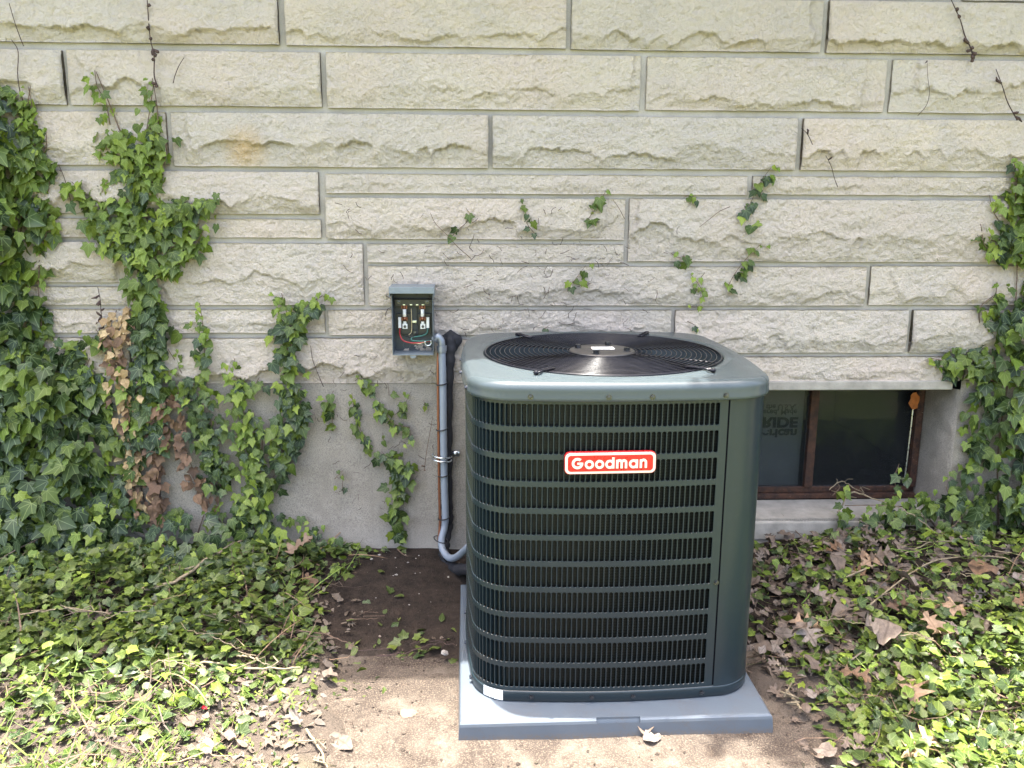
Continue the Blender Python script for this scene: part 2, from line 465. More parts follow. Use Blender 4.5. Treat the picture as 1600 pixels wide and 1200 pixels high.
M = dict(
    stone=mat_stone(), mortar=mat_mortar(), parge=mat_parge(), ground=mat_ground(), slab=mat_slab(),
    lintel=plain('bare_concrete', (0.26, 0.24, 0.205), 0.9, var=0.2, scale=20, bump=0.6, spec=0.2),
    ivy=mat_leaf('ivy_leaf', (0.125, 0.170, 0.024), (0.040, 0.068, 0.011), (0.19, 0.235, 0.07)),
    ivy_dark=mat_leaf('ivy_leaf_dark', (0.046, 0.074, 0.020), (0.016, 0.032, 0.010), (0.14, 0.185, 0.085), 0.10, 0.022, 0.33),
    ivy_young=mat_leaf('ivy_leaf_young', (0.225, 0.275, 0.040), (0.105, 0.165, 0.023), (0.28, 0.34, 0.09), 0.25),
    cover=mat_leaf('ground_leaf', (0.125, 0.155, 0.030), (0.020, 0.038, 0.009), (0.15, 0.20, 0.07), 0.16, 0.012),
    grass=mat_leaf('grass_blade', (0.26, 0.31, 0.07), (0.10, 0.17, 0.035), (0.2, 0.28, 0.07), 0.3, 0.002, 0.5),
    oak=mat_dead('oak_leaf_dry', (0.24, 0.155, 0.095), (0.32, 0.22, 0.14), (0.18, 0.125, 0.09)),
    litter=mat_dead('leaf_litter', (0.10, 0.074, 0.055), (0.17, 0.13, 0.10), (0.20, 0.17, 0.145)),
    litter_pale=mat_dead('pale_litter', (0.105, 0.080, 0.058), (0.165, 0.132, 0.10), (0.135, 0.115, 0.098)),
    tan=mat_dead('withered_leaf', (0.40, 0.27, 0.13), (0.50, 0.38, 0.21), (0.28, 0.18, 0.09), 0.25),
    brown=mat_dead('brown_withered_leaf', (0.12, 0.070, 0.042), (0.19, 0.115, 0.065), (0.085, 0.052, 0.034)),
    stem=mat_bark('stem', (0.075, 0.050, 0.034), (0.15, 0.105, 0.075)),
    stem_dark=mat_bark('dead_stem', (0.030, 0.020, 0.018), (0.085, 0.055, 0.048)),
    stem_pale=mat_bark('pale_stem', (0.15, 0.12, 0.075), (0.25, 0.205, 0.135)),
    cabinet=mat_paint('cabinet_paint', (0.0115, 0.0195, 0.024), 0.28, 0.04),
    cap=mat_paint('cap_paint_sunlit', (0.042, 0.054, 0.059), 0.25, 0.02),  # same paint as the cabinet, made paler to paint in the sunlit top
    coil=mat_coil(),
    black=plain('black_wire', (0.008, 0.008, 0.011), 0.24, var=0.2, spec=0.22),
    blade=plain('fan_blade', (0.014, 0.014, 0.017), 0.32, 0.6),
    hub=plain('hub_plate', (0.040, 0.038, 0.036), 0.45, 0.2, 0.2, 60),
    steel=plain('screw_steel', (0.075, 0.078, 0.085), 0.28, 0.9),
    zinc=plain('zinc_steel', (0.55, 0.58, 0.60), 0.28, 0.9, 0.15, 60),
    fitting=plain('fitting_zinc', (0.22, 0.24, 0.265), 0.42, 0.5, 0.12, 60),
    pad=mat_pad(),
    red=plain('badge_red', (0.40, 0.006, 0.008), 0.28, var=0.04, spec=0.5),
    white=plain('badge_white', (0.58, 0.52, 0.42), 0.35, var=0.03),
    sticker=plain('sticker', (0.80, 0.80, 0.78), 0.5, var=0.05, scale=120),
    boxgrey=mat_paint('box_paint', (0.085, 0.10, 0.108), 0.40, 0.15),
    boxlight=mat_paint('hood_paint', (0.14, 0.165, 0.178), 0.38, 0.15),
    boxin=mat_paint('box_inside', (0.040, 0.047, 0.052), 0.42, 0.1),
    conduit=plain('conduit_grey', (0.185, 0.212, 0.25), 0.42, var=0.06, scale=40),
    foam=plain('pipe_foam', (0.016, 0.016, 0.019), 0.75, var=0.35, scale=50, bump=0.5, spec=0.3),
    copper=plain('copper', (0.25, 0.105, 0.06), 0.42, 0.75, 0.15, 60),
    wire_red=plain('red_wire', (0.26, 0.010, 0.012), 0.4), wire_green=plain('green_wire', (0.02, 0.10, 0.075), 0.4),
    wire_black=plain('black_cable', (0.012, 0.012, 0.013), 0.4), wire_tan=plain('bare_wire', (0.45, 0.36, 0.22), 0.35, 0.4),
    fuse=plain('fuse_paper', (0.78, 0.76, 0.72), 0.6), ceramic=plain('ceramic', (0.72, 0.72, 0.69), 0.4),
    phenol=plain('phenolic', (0.012, 0.012, 0.013), 0.4),
    rust=mat_rust('rusty_frame'), orange=plain('orange_rust', (0.36, 0.11, 0.02), 0.8, var=0.3, scale=60, bump=0.5),
    glass=mat_glass(), dark=plain('dark_interior', (0.03, 0.032, 0.036), 0.9),
    card=plain('sheathing', (0.22, 0.20, 0.175), 0.85, var=0.08), ink=plain('ink', (0.006, 0.006, 0.007), 0.8),
    soffit=plain('soffit_paint', (0.80, 0.78, 0.74), 0.7), shingle=plain('shingle', (0.07, 0.065, 0.06), 0.95, var=0.3, bump=0.6),
    pebble=plain('pebble', (0.27, 0.25, 0.225), 0.85, var=0.3, scale=25, bump=0.4),
    cap_red=plain('red_plastic', (0.65, 0.012, 0.025), 0.35),
)

# ------------------------------------------------------------------ terrain
def sstep(a, b, x):
    t = np.clip((x - a) / (b - a), 0, 1)
    return t * t * (3 - 2 * t)

def ground_z(x, y):
    """height of the soil"""
    x = np.asarray(x, float); y = np.asarray(y, float)
    z = 0.055 * sstep(2.35, 3.05, y) + 0.0 * x
    z = z + 0.07 * sstep(0.85, 1.6, x) * sstep(1.9, 2.9, y)
    z = z + 0.035 * sstep(-0.35, -1.0, x) * sstep(1.8, 2.7, y)
    z = z + 0.016
    z = z + 0.020 * fbm(x * 3.1 + 9, y * 3.1 + 4, 11, 4) * sstep(60, 6, np.hypot(x, y))
    # the old slab pokes out under the pad
    n = fbm(x * 5 + 3, y * 5 + 8, 21, 4) * 0.14
    d = np.minimum(np.minimum(x + 0.40 + n + 0.10 * (y - 2.3), 0.86 - x + n), 2.40 - y + n * 0.7)
    z = z - 0.036 * sstep(-0.05, 0.05, d) * (y > -1) 
    return z

def axis(lo, hi, step, far):
    a = list(np.arange(lo, hi + 1e-6, step))
    s, p = step, a[-1]
    up = []
    while p < far:
        s *= 1.35; p += s; up.append(p)
    s, p = step, a[0]
    dn = []
    while p > -far:
        s *= 1.35; p -= s; dn.append(p)
    return np.array(dn[::-1] + a + up)

gx = axis(-2.3, 2.6, 0.015, 80); gy = axis(1.35, 3.10, 0.015, 80)
X, Y = np.meshgrid(gx, gy)
Z = ground_z(X, Y)
nx, ny = len(gx), len(gy)
idx = np.arange(nx * ny).reshape(ny, nx)
quads = np.stack([idx[:-1, :-1], idx[:-1, 1:], idx[1:, 1:], idx[1:, :-1]], -1).reshape(-1, 4)
gm = mesh('ground', np.stack([X, Y, Z], -1).reshape(-1, 3), quads.tolist(), True)
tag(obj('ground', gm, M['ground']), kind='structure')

sx = np.linspace(-0.50, 0.95, 60); sy = np.linspace(0.9, 2.60, 60)
X, Y = np.meshgrid(sx, sy)
Zs = 0.0 + 0.006 * fbm(X * 4, Y * 4, 31, 4)
v = np.stack([X, Y, Zs], -1).reshape(-1, 3)
idx = np.arange(3600).reshape(60, 60)
quads = np.stack([idx[:-1, :-1], idx[:-1, 1:], idx[1:, 1:], idx[1:, :-1]], -1).reshape(-1, 4).tolist()
so = obj('concrete_slab', mesh('concrete_slab', v, quads, True), M['slab'])
tag(so, kind='structure')
sm_ = so.modifiers.new('depth', 'SOLIDIFY'); sm_.thickness = 0.1; sm_.offset = -1

# ------------------------------------------------------------------ stone wall
wall = thing('stone_wall', 'cream rock-faced limestone wall of the house above the grey foundation', 'wall', (0, YW, 0))
# (left, right, top, bottom) of every stone in wall metres (x, z), surveyed from joints
STONES = []
def st(xl, xr, yt, yb, seed_ledge=1.0):
    xm = (max(xl, -60) + min(xr, 1660)) / 2
    ym = (yt + yb) / 2
    a = on_wall(xl, ym).x; b = on_wall(xr, ym).x
    t_ = on_wall(xm, yt).z; bt = on_wall(xm, yb).z
    STONES.append((a, b, bt, t_, seed_ledge))
for q in [(-420, 210, -100, -20), (218, 640, -98, -19), (648, 1120, -96, -14), (1128, 1500, -92, -6), (1508, 2000, -88, 2)]: st(*q)
for q in [(-330, 435.5, -11, 67.5), (446, 884.5, -8, 73.5), (892, 1284, -1, 80), (1292, 1960, 4, 85)]: st(*q)
for q in [(-420, 101.5, 77.5, 163), (108, 502, 80, 165.5), (511, 1000, 85, 171), (1009.5, 1382.5, 91, 173.5), (1391, 1960, 95, 177)]: st(*q)
for q in [(-300, 262, 174, 257), (270, 763, 177.5, 261), (769.5, 1243.5, 182.5, 264), (1252, 1980, 187, 267)]: st(*q)
for q in [(-420, 499, 267, 333, 1), (-420, 502, 341.5, 370.5, .5), (509, 1167, 273, 303, .5), (1175, 1960, 276.5, 304.8, .5)]: st(*q)
for q in [(509.5, 976, 309.5, 373.5), (574, 974, 381, 410, .5), (982, 1990, 312, 408.7)]: st(*q)
for q in [(-420, 214, 377.5, 441), (-420, 214, 447.5, 475.5, .5), (222, 568.5, 380, 476)]: st(*q)
for q in [(576, 1351, 416, 477), (1358.5, 1960, 415.5, 476)]: st(*q)
for q in [(-420, 205, 483, 519.5, .6), (212, 508, 483.5, 519.7, .6), (514, 1048, 484, 522.5, .8), (1053.5, 1416, 484, 550.7), (1422.5, 1960, 484, 550)]: st(*q)
for q in [(-420, 205, 527, 598), (213, 697, 528, 598), (704, 1048, 530, 597), (1053.5, 1500, 557, 595, .6), (1507, 1960, 556, 594)]: st(*q)

def stone_mesh(w, h, led, seed):
    r = np.random.default_rng(seed)
    step = 0.0042
    nx = max(8, int(w / step)); ny = max(5, int(h / step))
    u = np.linspace(0, w, nx); v = np.linspace(0, h, ny)
    # irregular outline: corners a little broken
    U, V = np.meshgrid(u, v)
    big = h > 0.09
    # ledge line made of shell-shaped bites
    vl = np.zeros(nx); cut = np.zeros(nx)
    p = 0.0
    basev = h * r.uniform(0.13, 0.34)
    while p < w:
        L = r.uniform(0.04, 0.26) * (1.0 if big else 0.6)
        k = (u >= p) & (u < p + L)
        t = (u[k] - p) / L
        a = r.uniform(0.03, 0.16) * h
        sk = r.uniform(0.6, 1.6)
        arc = 1 - np.abs(2 * t**sk - 1)**2.2
        vl[k] = basev + h * r.uniform(-0.07, 0.07) + a * arc
        cut[k] = r.uniform(0.05, 1.0)**1.3 * 0.85 * (0.3 + 0.7 * arc)
        p += L
    vl += h * 0.16 * fbm(u * 9, u * 0 + 1, seed + 5, 4)
    vl = np.clip(vl, 0.10 * h, 0.62 * h)
    B = (0.030 if big else 0.014) * r.uniform(0.60, 1.25) * (0.6 + 0.4 * led)
    VL = vl[None, :]
    jag = 0.016 * fbm(U * 40, V * 40, seed + 9, 4)
    Vj = V + jag
    topf = np.clip((h - V) / np.maximum(h - VL, 1e-3), 0, 1)
    above = B * (0.45 + 0.55 * topf**0.9)
    botf = np.clip(V / np.maximum(VL, 1e-3), 0, 1)
    below = B * ((1 - cut[None, :] * 0.75) * (0.32 + 0.68 * botf))
    m = sstep(-0.002, 0.002, Vj - VL)
    H = below * (1 - m) + above * m
    H -= 0.0055 * cut[None, :] * np.exp(-((VL - Vj) / 0.006)**2) * (1 - m)
    # split-face texture: facets and roughness
    rid = np.abs(fbm(U * 11 + 2, V * 17, seed + 20, 4)) 
    H += 0.006 * fbm(U * 6, V * 9, seed + 30, 3) - 0.007 * rid
    sh = fbm(U * 20 + V * 13, V * 30 - U * 9, seed + 40, 4)
    H += 0.0050 * sh + 0.0048 * fbm(U * 70, V * 80, seed + 50, 3, gain=.65)
    # broken end
    for side in (0, 1):
        if r.random() < 0.45 and big:
            e = r.uniform(0.03, 0.09)
            dx = (U if side == 0 else w - U) + 0.03 * fbm(V * 20, U * 6, seed + 60 + side, 3) + 0.25 * (V - h/2) * r.uniform(-1, 1)
            H -= 0.55 * B * sstep(e, e - 0.012, dx)
    edge = np.minimum(np.minimum(U, w - U), np.minimum(V, h - V))
    ef = sstep(-0.003, 0.007, edge)
    H = np.maximum(H, 0.003) * ef + (0.005 + 0.25 * H) * (1 - ef)
    x = U + 0.0012 * fbm(V * 40, U * 3, seed + 70, 2); z = V + 0.0015 * fbm(U * 14, V * 3, seed + 71, 3)
    verts = np.stack([x, -H, z], -1).reshape(-1, 3)
    idx = np.arange(nx * ny).reshape(ny, nx)
    q = np.stack([idx[:-1, :-1], idx[:-1, 1:], idx[1:, 1:], idx[1:, :-1]], -1).reshape(-1, 4).tolist()
    # sides going back into the mortar
    ring = list(idx[0, :]) + list(idx[1:, -1]) + list(idx[-1, -2::-1]) + list(idx[-2:0:-1, 0])
    back = verts[ring].copy(); back[:, 1] = 0.03
    n0 = len(verts)
    verts = np.concatenate([verts, back])
    n = len(ring)
    q += [(ring[i], n0 + i, n0 + (i+1) % n, ring[(i+1) % n])[::-1] for i in range(n)]
    q = [tuple(int(k) for k in f) for f in q]
    me = mesh('stone', verts, q, True)
    return me

# each stone only as wide as anything could see of it
for i, (a, b, z0, z1, led) in enumerate(STONES):
    a = max(a, -2.35); b = min(b, 2.75)
    if b - a < 0.03: continue
    o = obj('stone', stone_mesh(b - a, z1 - z0, led, 100 + i * 7), M['stone'], wall)
    o.location = (a, 0, z0)
mb = MB()
ztop = 3.0
z_f = on_wall(640, 598).z           # top of the foundation
mb.box(-6, 6, 0.006, 0.30, z_f + 0.004, ztop)
mb.build('mortar_bed', M['mortar'], wall)

# ------------------------------------------------------------------ foundation with the window recess
WX0, WX1 = 0.80, 1.745             # opening at the wall face
WZ1 = on_wall(1480, 609).z
WZ0 = 0.19
FX0, FX1, FZ0, FZ1, FY = 0.84, 1.755, 0.184, 0.66, 3.262   # window frame
fnd = thing('foundation_wall', 'grey parged concrete foundation under the limestone', 'wall', (0, YW, 0))
def grid_face(x0, x1, z0, z1, seed, amp=0.004, step=0.02, y=0.0):
    nx = max(2, int((x1-x0)/step)); nz = max(2, int((z1-z0)/step))
    U, V = np.meshgrid(np.linspace(x0, x1, nx), np.linspace(z0, z1, nz))
    H = y + amp * fbm(U*4, V*4, seed, 4) * 2
    v = np.stack([U, H, V], -1).reshape(-1, 3)
    idx = np.arange(nx*nz).reshape(nz, nx)
    q = np.stack([idx[:-1, :-1], idx[:-1, 1:], idx[1:, 1:], idx[1:, :-1]], -1).reshape(-1, 4).tolist()
    return v.tolist(), q
mb = MB()
mb.add(*grid_face(-2.6, WX0, -0.3, z_f, 5))
mb.add(*grid_face(WX1 + 0.03, 3.2, -0.3, z_f, 6))
mb.add(*grid_face(WX0, WX1 + 0.03, -0.3, WZ0 - 0.012, 7))
o = mb.build('parged_face', M['parge'], fnd, True)
mb = MB()
# reveals of the recess: slightly splayed right cheek, left cheek, ceiling
zz = np.linspace(WZ0 - 0.02, WZ1, 12)
v, f = [], []
for k, z in enumerate(zz):
    dz = 0.006 * math.sin(k * 2.1)
    v += [(WX1 + 0.032, 0.0, z), (WX1 + 0.022 + dz, 0.012, z), (WX1 + 0.016 - dz, 0.11, z), (FX1 + 0.002, 0.24, z)]
for k in range(len(zz) - 1):
    for j in range(3):
        f.append((4*k+j, 4*k+j+1, 4*k+4+j+1, 4*k+4+j))
mb.add(v, f)
mb.add([(WX0, 0, WZ0-0.02), (WX0, 0, WZ1), (WX0 + 0.03, 0.24, WZ1), (WX0 + 0.03, 0.24, WZ0-0.02)], [(0, 1, 2, 3)])
mb.build('window_reveal', M['parge'], fnd, True)
mb = MB()
mb.box(WX0 + 0.001, WX1 + 0.03, -0.006, 0.205, WZ0 - 0.10, WZ0 - 0.002)
so = mb.build('window_ledge', M['lintel'], fnd, bevel=0.012, seg=3)
for vv in so.data.vertices:           # washed slope towards the outside
    if vv.co.z > WZ0 - 0.05: vv.co.z -= 0.018 - 0.06 * max(0, vv.co.y)
mb = MB()
mb.box(WX0 - 0.1, 1.742, -0.010, 0.215, WZ1 + 0.001, z_f + 0.0025)
mb.build('lintel', M['lintel'], fnd, bevel=0.005)

win = thing('basement_window', 'rusty steel basement window with dusty dark panes beside the cooling unit', 'window', (0, FY, 0))
mb = MB()
fw = 0.045
mb.box(FX0, FX1, -0.016, 0.03, FZ0, FZ0 + 0.022); mb.box(FX0, FX1, 0.0, 0.03, FZ0 + 0.0225, FZ0 + 0.045)
mb.box(FX0, FX1, 0.0, 0.03, FZ1 - 0.03, FZ1)
mb.box(FX0, FX0 + fw, -0.004, 0.028, FZ0 + 0.046, FZ1 - 0.031)
mb.box(FX1 - 0.028, FX1, -0.014, 0.028, FZ0 + 0.046, FZ1 - 0.031)
mb.build('frame', M['rust'], win, bevel=0.003)
mx = on_wall(1267, 690, FY).x
mb = MB(); mb.box(mx - 0.017, mx + 0.017, -0.012, 0.024, FZ0 + 0.046, FZ1 - 0.031)
mb.build('mullion', M['rust'], win, bevel=0.004)
mb = MB(); mb.tube([(FX1 - 0.045, -0.008, FZ0 + 0.05), (FX1 - 0.041, -0.008, FZ1 - 0.10)], 0.0028, 6)
mb.build('glazing_bead', M['zinc'], win)
for a, b in ((FX0 + fw, mx - 0.0175), (mx + 0.0175, FX1 - 0.0285)):
    mb = MB(); mb.box(a, b, 0.010, 0.014, FZ0 + 0.0455, FZ1 - 0.0305)
    mb.build('pane', M['glass'], win)
mb = MB()
mb.add([(FX1 - 0.046 + 0.02*math.cos(a) + 0.004*math.sin(5*a), -0.02, FZ1 - 0.075 + 0.035*math.sin(a)) for a in np.linspace(0, 2*math.pi, 14)[:-1]] +
       [(FX1 - 0.046, -0.026, FZ1 - 0.075)], [(i, (i+1) % 13, 13) for i in range(13)])
mb.build('rust_patch', M['orange'], win)
# dark basement behind the panes
mb = MB()
mb.add([(0.5, 0.35, -0.2), (2.0, 0.35, -0.2), (2.0, 1.6, -0.2), (0.5, 1.6, -0.2), (0.5, 0.35, 0.9), (2.0, 0.35, 0.9), (2.0, 1.6, 0.9), (0.5, 1.6, 0.9)],
       [(0,1,2,3), (4,7,6,5), (1,5,6,2), (2,6,7,3), (3,7,4,0)])
o = mb.build('basement_room', M['dark']); o.location = (0, YW, 0); tag(o, kind='structure')
mb = MB()
mb.add([(0.35, 0.249, -0.3), (FX0, 0.249, -0.3), (FX0, 0.249, 1.0), (0.35, 0.249, 1.0), (FX1, 0.249, -0.3), (2.3, 0.249, -0.3), (2.3, 0.249, 1.0), (FX1, 0.249, 1.0)], [(0,1,2,3), (4,5,6,7)])
o = mb.build('foundation_core', M['dark'], fnd)
sheet = thing('packing_sheet', 'printed sheet hung upside down behind the left basement pane', 'sheet', (mx - 0.16, FY + 0.05, 0.42))
mb = MB(); mb.box(-0.40, 0.140, 0.0, 0.003, -0.215, 0.215)
mb.build('paper', M['card'], sheet)

def text_part(name, body, size, x, z, y, mat, parent, flip=False, bold=0.0, align='RIGHT', sx=1.0):
    c = bpy.data.curves.new(name, 'FONT')
    c.body = body; c.size = size; c.align_x = align; c.offset = bold; c.extrude = 0.0004
    tmp = bpy.data.objects.new('tmp', c)
    me = bpy.data.meshes.new_from_object(tmp)
    bpy.data.objects.remove(tmp)
    me.materials.clear()
    o = obj(name, me, mat, parent)
    o.rotation_euler = (R(90), 0, 0)
    o.location = (x, y, z)
    o.scale = (sx, -1 if flip else 1, 1)
    return o
text_part('printed_text', 'Made in the U.S.A.', 0.030, 0.110, 0.136, -0.0012, M['ink'], sheet, True, 0.0006)
text_part('printed_text', 'Engineered, Made', 0.030, 0.114, 0.115, -0.0012, M['ink'], sheet, True, 0.0006)
text_part('printed_text', 'PRIDE', 0.056, 0.120, 0.082, -0.0012, M['ink'], sheet, True, 0.0026, sx=1.22)
text_part('printed_text', 'American', 0.050, 0.121, 0.034, -0.0012, M['ink'], sheet, True, 0.0018, sx=1.15)

# ------------------------------------------------------------------ roof overhang (out of frame, shades the wall)
ev = thing('roof_eave', 'wide roof overhang above the limestone wall', 'roof', (0, YW, 2.85))
mb = MB(); mb.box(-6, 6, -0.50, 0.3, 0.0, 0.03); mb.build('soffit', M['soffit'], ev)
mb = MB(); mb.box(-6, 6, -0.522, -0.5005, -0.03, 0.17); mb.build('fascia', M['soffit'], ev)
mb = MB(); mb.add([(-6, -0.545, 0.165), (6, -0.545, 0.165), (6, 3.0, 1.6), (-6, 3.0, 1.6), (-6, -0.545, 0.185), (6, -0.545, 0.185), (6, 3.0, 1.62), (-6, 3.0, 1.62)],
                  [(0,3,2,1), (4,5,6,7), (0,1,5,4), (1,2,6,5), (2,3,7,6), (3,0,4,7)])
mb.build('shingle_deck', M['shingle'], ev)

# ------------------------------------------------------------------ equipment pad
PYAW = 0.0142
PX0, PY0, PW, PZ = -0.0467, 1.983, 0.813, 0.0505
pad = thing('equipment_pad', 'blue-grey plastic equipment pad lying on the old concrete', 'equipment pad', (PX0, PY0, 0.0), PYAW)
mb = MB()
hx0, hx1 = 0.352, 0.466
# shell with a shallow hand recess cut in the front edge
def ring(o, z): return [(o, o, z), (hx0, o, z), (hx1, o, z), (PW-o, o, z), (PW-o, PW-o, z), (o, PW-o, z)]
lev = [(-0.003, -0.004), (0.0, PZ - 0.012), (0.0015, PZ - 0.005), (0.005, PZ - 0.0012), (0.010, PZ)]
v = []
for o_, z_ in lev: v += ring(o_, z_)
f = []
for k in range(len(lev) - 1):
    for j in range(6):
        j2 = (j + 1) % 6
        if j == 1 and k >= 1: continue
        f.append((6*k+j, 6*k+j2, 6*k+6+j2, 6*k+6+j))
n = len(v)
# recess
v += [(hx0, 0.0, PZ-0.022), (hx1, 0.0, PZ-0.022), (hx0, 0.010, PZ-0.006), (hx1, 0.010, PZ-0.006), (hx0, 0.004, PZ-0.022), (hx1, 0.004, PZ-0.022)]
f += [(7, 8, n+5, n+4), (n+4, n+5, n+3, n+2), (n+2, n+3, 26, 25), (7, n+4, n+2, 25, 19, 13), (8, 14, 20, 26, n+3, n+5)]
f.append((24, 25, 26, 27, 28, 29))
f = [q for q in f]
mb.add(v, f)
mb.build('pad_shell', M['pad'], pad)

# ------------------------------------------------------------------ condenser
CA, CD = 0.381, 0.381
CRAD = 0.115
ac = thing('condenser_unit', 'large dark green-grey outdoor air conditioner standing on a plastic pad', 'air conditioner', (0.3625, 2.462, PZ), PYAW)
BOW = 0.014
def perim(off=0.0, n_side=24, n_corner=14, half=CA, rc=CRAD, bow=BOW):
    """points counter-clockwise from above, starting at the front right end of the front face"""
    pts = []
    L = half - rc
    sides = [((1, 0), (0, -1)), ((0, -1), (-1, 0)), ((-1, 0), (0, 1)), ((0, 1), (1, 0))]
    # walk: front from right to left, left corner, left side, ...
    for (d, nrm) in [((-1, 0), (0, -1)), ((0, 1), (-1, 0)), ((1, 0), (0, 1)), ((0, -1), (1, 0))]:
        for k in range(n_side):
            t = -1 + 2 * k / n_side
            b = bow * (1 - t * t)
            px = d[0] * t * L + nrm[0] * (half + b + off); py = d[1] * t * L + nrm[1] * (half + b + off)
            sl = -2 * t * bow / L
            nn = Vector((nrm[0] - d[0]*sl, nrm[1] - d[1]*sl)).normalized()
            pts.append((px, py, nn.x, nn.y))
        cx = d[0] * L + nrm[0] * L; cy = d[1] * L + nrm[1] * L
        a0 = math.atan2(nrm[1], nrm[0])
        for k in range(n_corner):
            a = a0 - math.pi / 2 * k / n_corner
            pts.append((cx + (rc + off) * math.cos(a), cy + (rc + off) * math.sin(a), math.cos(a), math.sin(a)))
    return pts

class Path:
    """arc-length lookup round the cabinet"""
    def __init__(s):
        p = perim(0, 60, 30)
        s.p = np.array(p + [p[0]])
        d = np.hypot(np.diff(s.p[:, 0]), np.diff(s.p[:, 1]))
        s.s = np.concatenate([[0], np.cumsum(d)])
        s.L = s.s[-1]
    def __call__(s, a, off=0.0):
        a = a % s.L
        x, y, nx, ny = (np.interp(a, s.s, s.p[:, k]) for k in range(4))
        l = math.hypot(nx, ny)
        return (x + nx / l * off, y + ny / l * off), (nx / l, ny / l)
PT = Path()
# arc length where the corner panel seam is (front face, x = +0.283), and the seam on the right side
def s_at_front(x):
    for a in np.arange(0, 0.8, 0.001):
        if PT(a)[0][0] <= x: return a
S0 = s_at_front(0.262)               # seam of the smooth corner panel
S1 = PT.L - 0.115 * math.pi / 2 - 0.10  # its other seam, round the corner
Z0, Z1 = 0.034, 0.822                # louvred height above the pad top
NR = 11
rows_top, rows_bot = 0.8135, 0.0425
pitch_z = (rows_top - rows_bot + 0.0135) / NR
PITCH = 0.01345
ncell = int((S1 - S0 - 0.05) / PITCH)
marg0 = 0.022
hw, hh, cr = 0.0054, (pitch_z - 0.0135) / 2, 0.0042
lv = MB(); vane = MB()
def hole(w, h, r):
    o = []
    for cx, cz, a0 in ((w-r, h-r, 0), (-(w-r), h-r, 90), (-(w-r), -(h-r), 180), (w-r, -(h-r), 270)):
        for k in range(4):
            a = R(a0 + 30 * k)
            o.append((cx + r * math.cos(a), cz + r * math.sin(a)))
    return o
H1 = hole(hw + 0.0003, hh + 0.0004, cr); H2 = hole(hw - 0.0002, hh - 0.0004, cr)
def outer(w, h):
    o = []
    for px, pz in H1:
        o.append((px, pz))
    res = []
    for i, (px, pz) in enumerate(H1):
        c = i // 4; k = i % 4
        sx_, sz_ = ((1, 1), (-1, 1), (-1, -1), (1, -1))[c]
        # snap to the cell border
        first_h = c in (0, 2)            # first points of the arc lie on the vertical border
        if (k < 2) == first_h: res.append((sx_ * w, pz if k in (0, 3) else sz_ * h))
        else: res.append((px if k in (0, 3) else sx_ * w, sz_ * h))
    return res
OUT = outer(PITCH / 2, pitch_z / 2)
for c in range(ncell):
    sc = S0 + marg0 + PITCH * (c + 0.5)
    (cx, cy), (nx_, ny_) = PT(sc)
    tx, ty = ny_, -nx_                   # along +s this is leftwards on the front
    for rI in range(NR):
        zc = rows_bot - 0.00675 + pitch_z * (rI + 0.5)
        sq = []
        for ringpts, dep in ((OUT, 0.0), (H1, 0.0), (H2, -0.0016)):
            for (a, b) in ringpts:
                (px, py), (qx, qy) = PT(sc - a)
                sq.append((px + qx * dep, py + qy * dep, zc + b))
        f = []
        for k in range(16):
            k2 = (k + 1) % 16
            f.append((k, k2, 16 + k2, 16 + k))
            f.append((16 + k, 16 + k2, 32 + k2, 32 + k))
        lv.add(sq, f)
        # the punched vane: bent in from the left edge of the slot
        (ax, ay), na = PT(sc + hw)
        (bx, by), nb = PT(sc + hw * 0.62, -0.0130)
        e = hh - 0.0015
        vane.add([(ax - na[0]*.0012, ay - na[1]*.0012, zc - e), (bx, by, zc - e + 0.003), (bx, by, zc + e - 0.003), (ax - na[0]*.0012, ay - na[1]*.0012, zc + e)], [(0, 1, 2, 3)])
# plain margins of the sheet
def strip(mb_, s0, s1, z0, z1, off=0.0, n=None):
    n = n or max(1, int(abs(s1 - s0) / 0.008))
    v, f = [], []
    for k in range(n + 1):
        (px, py), _ = PT(s0 + (s1 - s0) * k / n, off)
        v += [(px, py, z0), (px, py, z1)]
    f = [(2*k, 2*k+2, 2*k+3, 2*k+1)[::-1] for k in range(n)]
    mb_.add(v, f)
zb, zt = rows_bot - 0.00675, rows_bot - 0.00675 + pitch_z * NR
strip(lv, S0 + 0.0015, S1, Z0 - 0.006, zb, n=150)
strip(lv, S0 + 0.0015, S1, zt, Z1 + 0.01, n=150)
strip(lv, S0 + 0.0015, S0 + marg0, zb, zt)
strip(lv, S0 + marg0 + PITCH * ncell, S1, zb, zt)
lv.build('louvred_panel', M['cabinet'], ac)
vane.build('louvre_vanes', M['cabinet'], ac)['kind'] = 'stuff'
mb = MB(); strip(mb, S1 + 0.003, PT.L + S0 - 0.0025, Z0 - 0.004, Z1 + 0.008, 0.0015, 60)
mb.build('corner_panel', M['cabinet'], ac, True)
mb = MB(); strip(mb, S1 - 0.01, PT.L + S0 + 0.008, Z0 - 0.006, Z1 + 0.01, -0.004, 60)
mb.build('panel_flange', M['black'], ac, True)
# coil behind the louvres
mb = MB(); n = 160
v, f = [], []
for k in range(n):
    (px, py), _ = PT(PT.L * k / n, -0.016)
    v += [(px, py, 0.01), (px, py, 0.85)]
f = [(2*k, 2*k+1, 2*((k+1) % n)+1, 2*((k+1) % n)) for k in range(n)]
mb.add(v, f); mb.build('coil', M['coil'], ac)
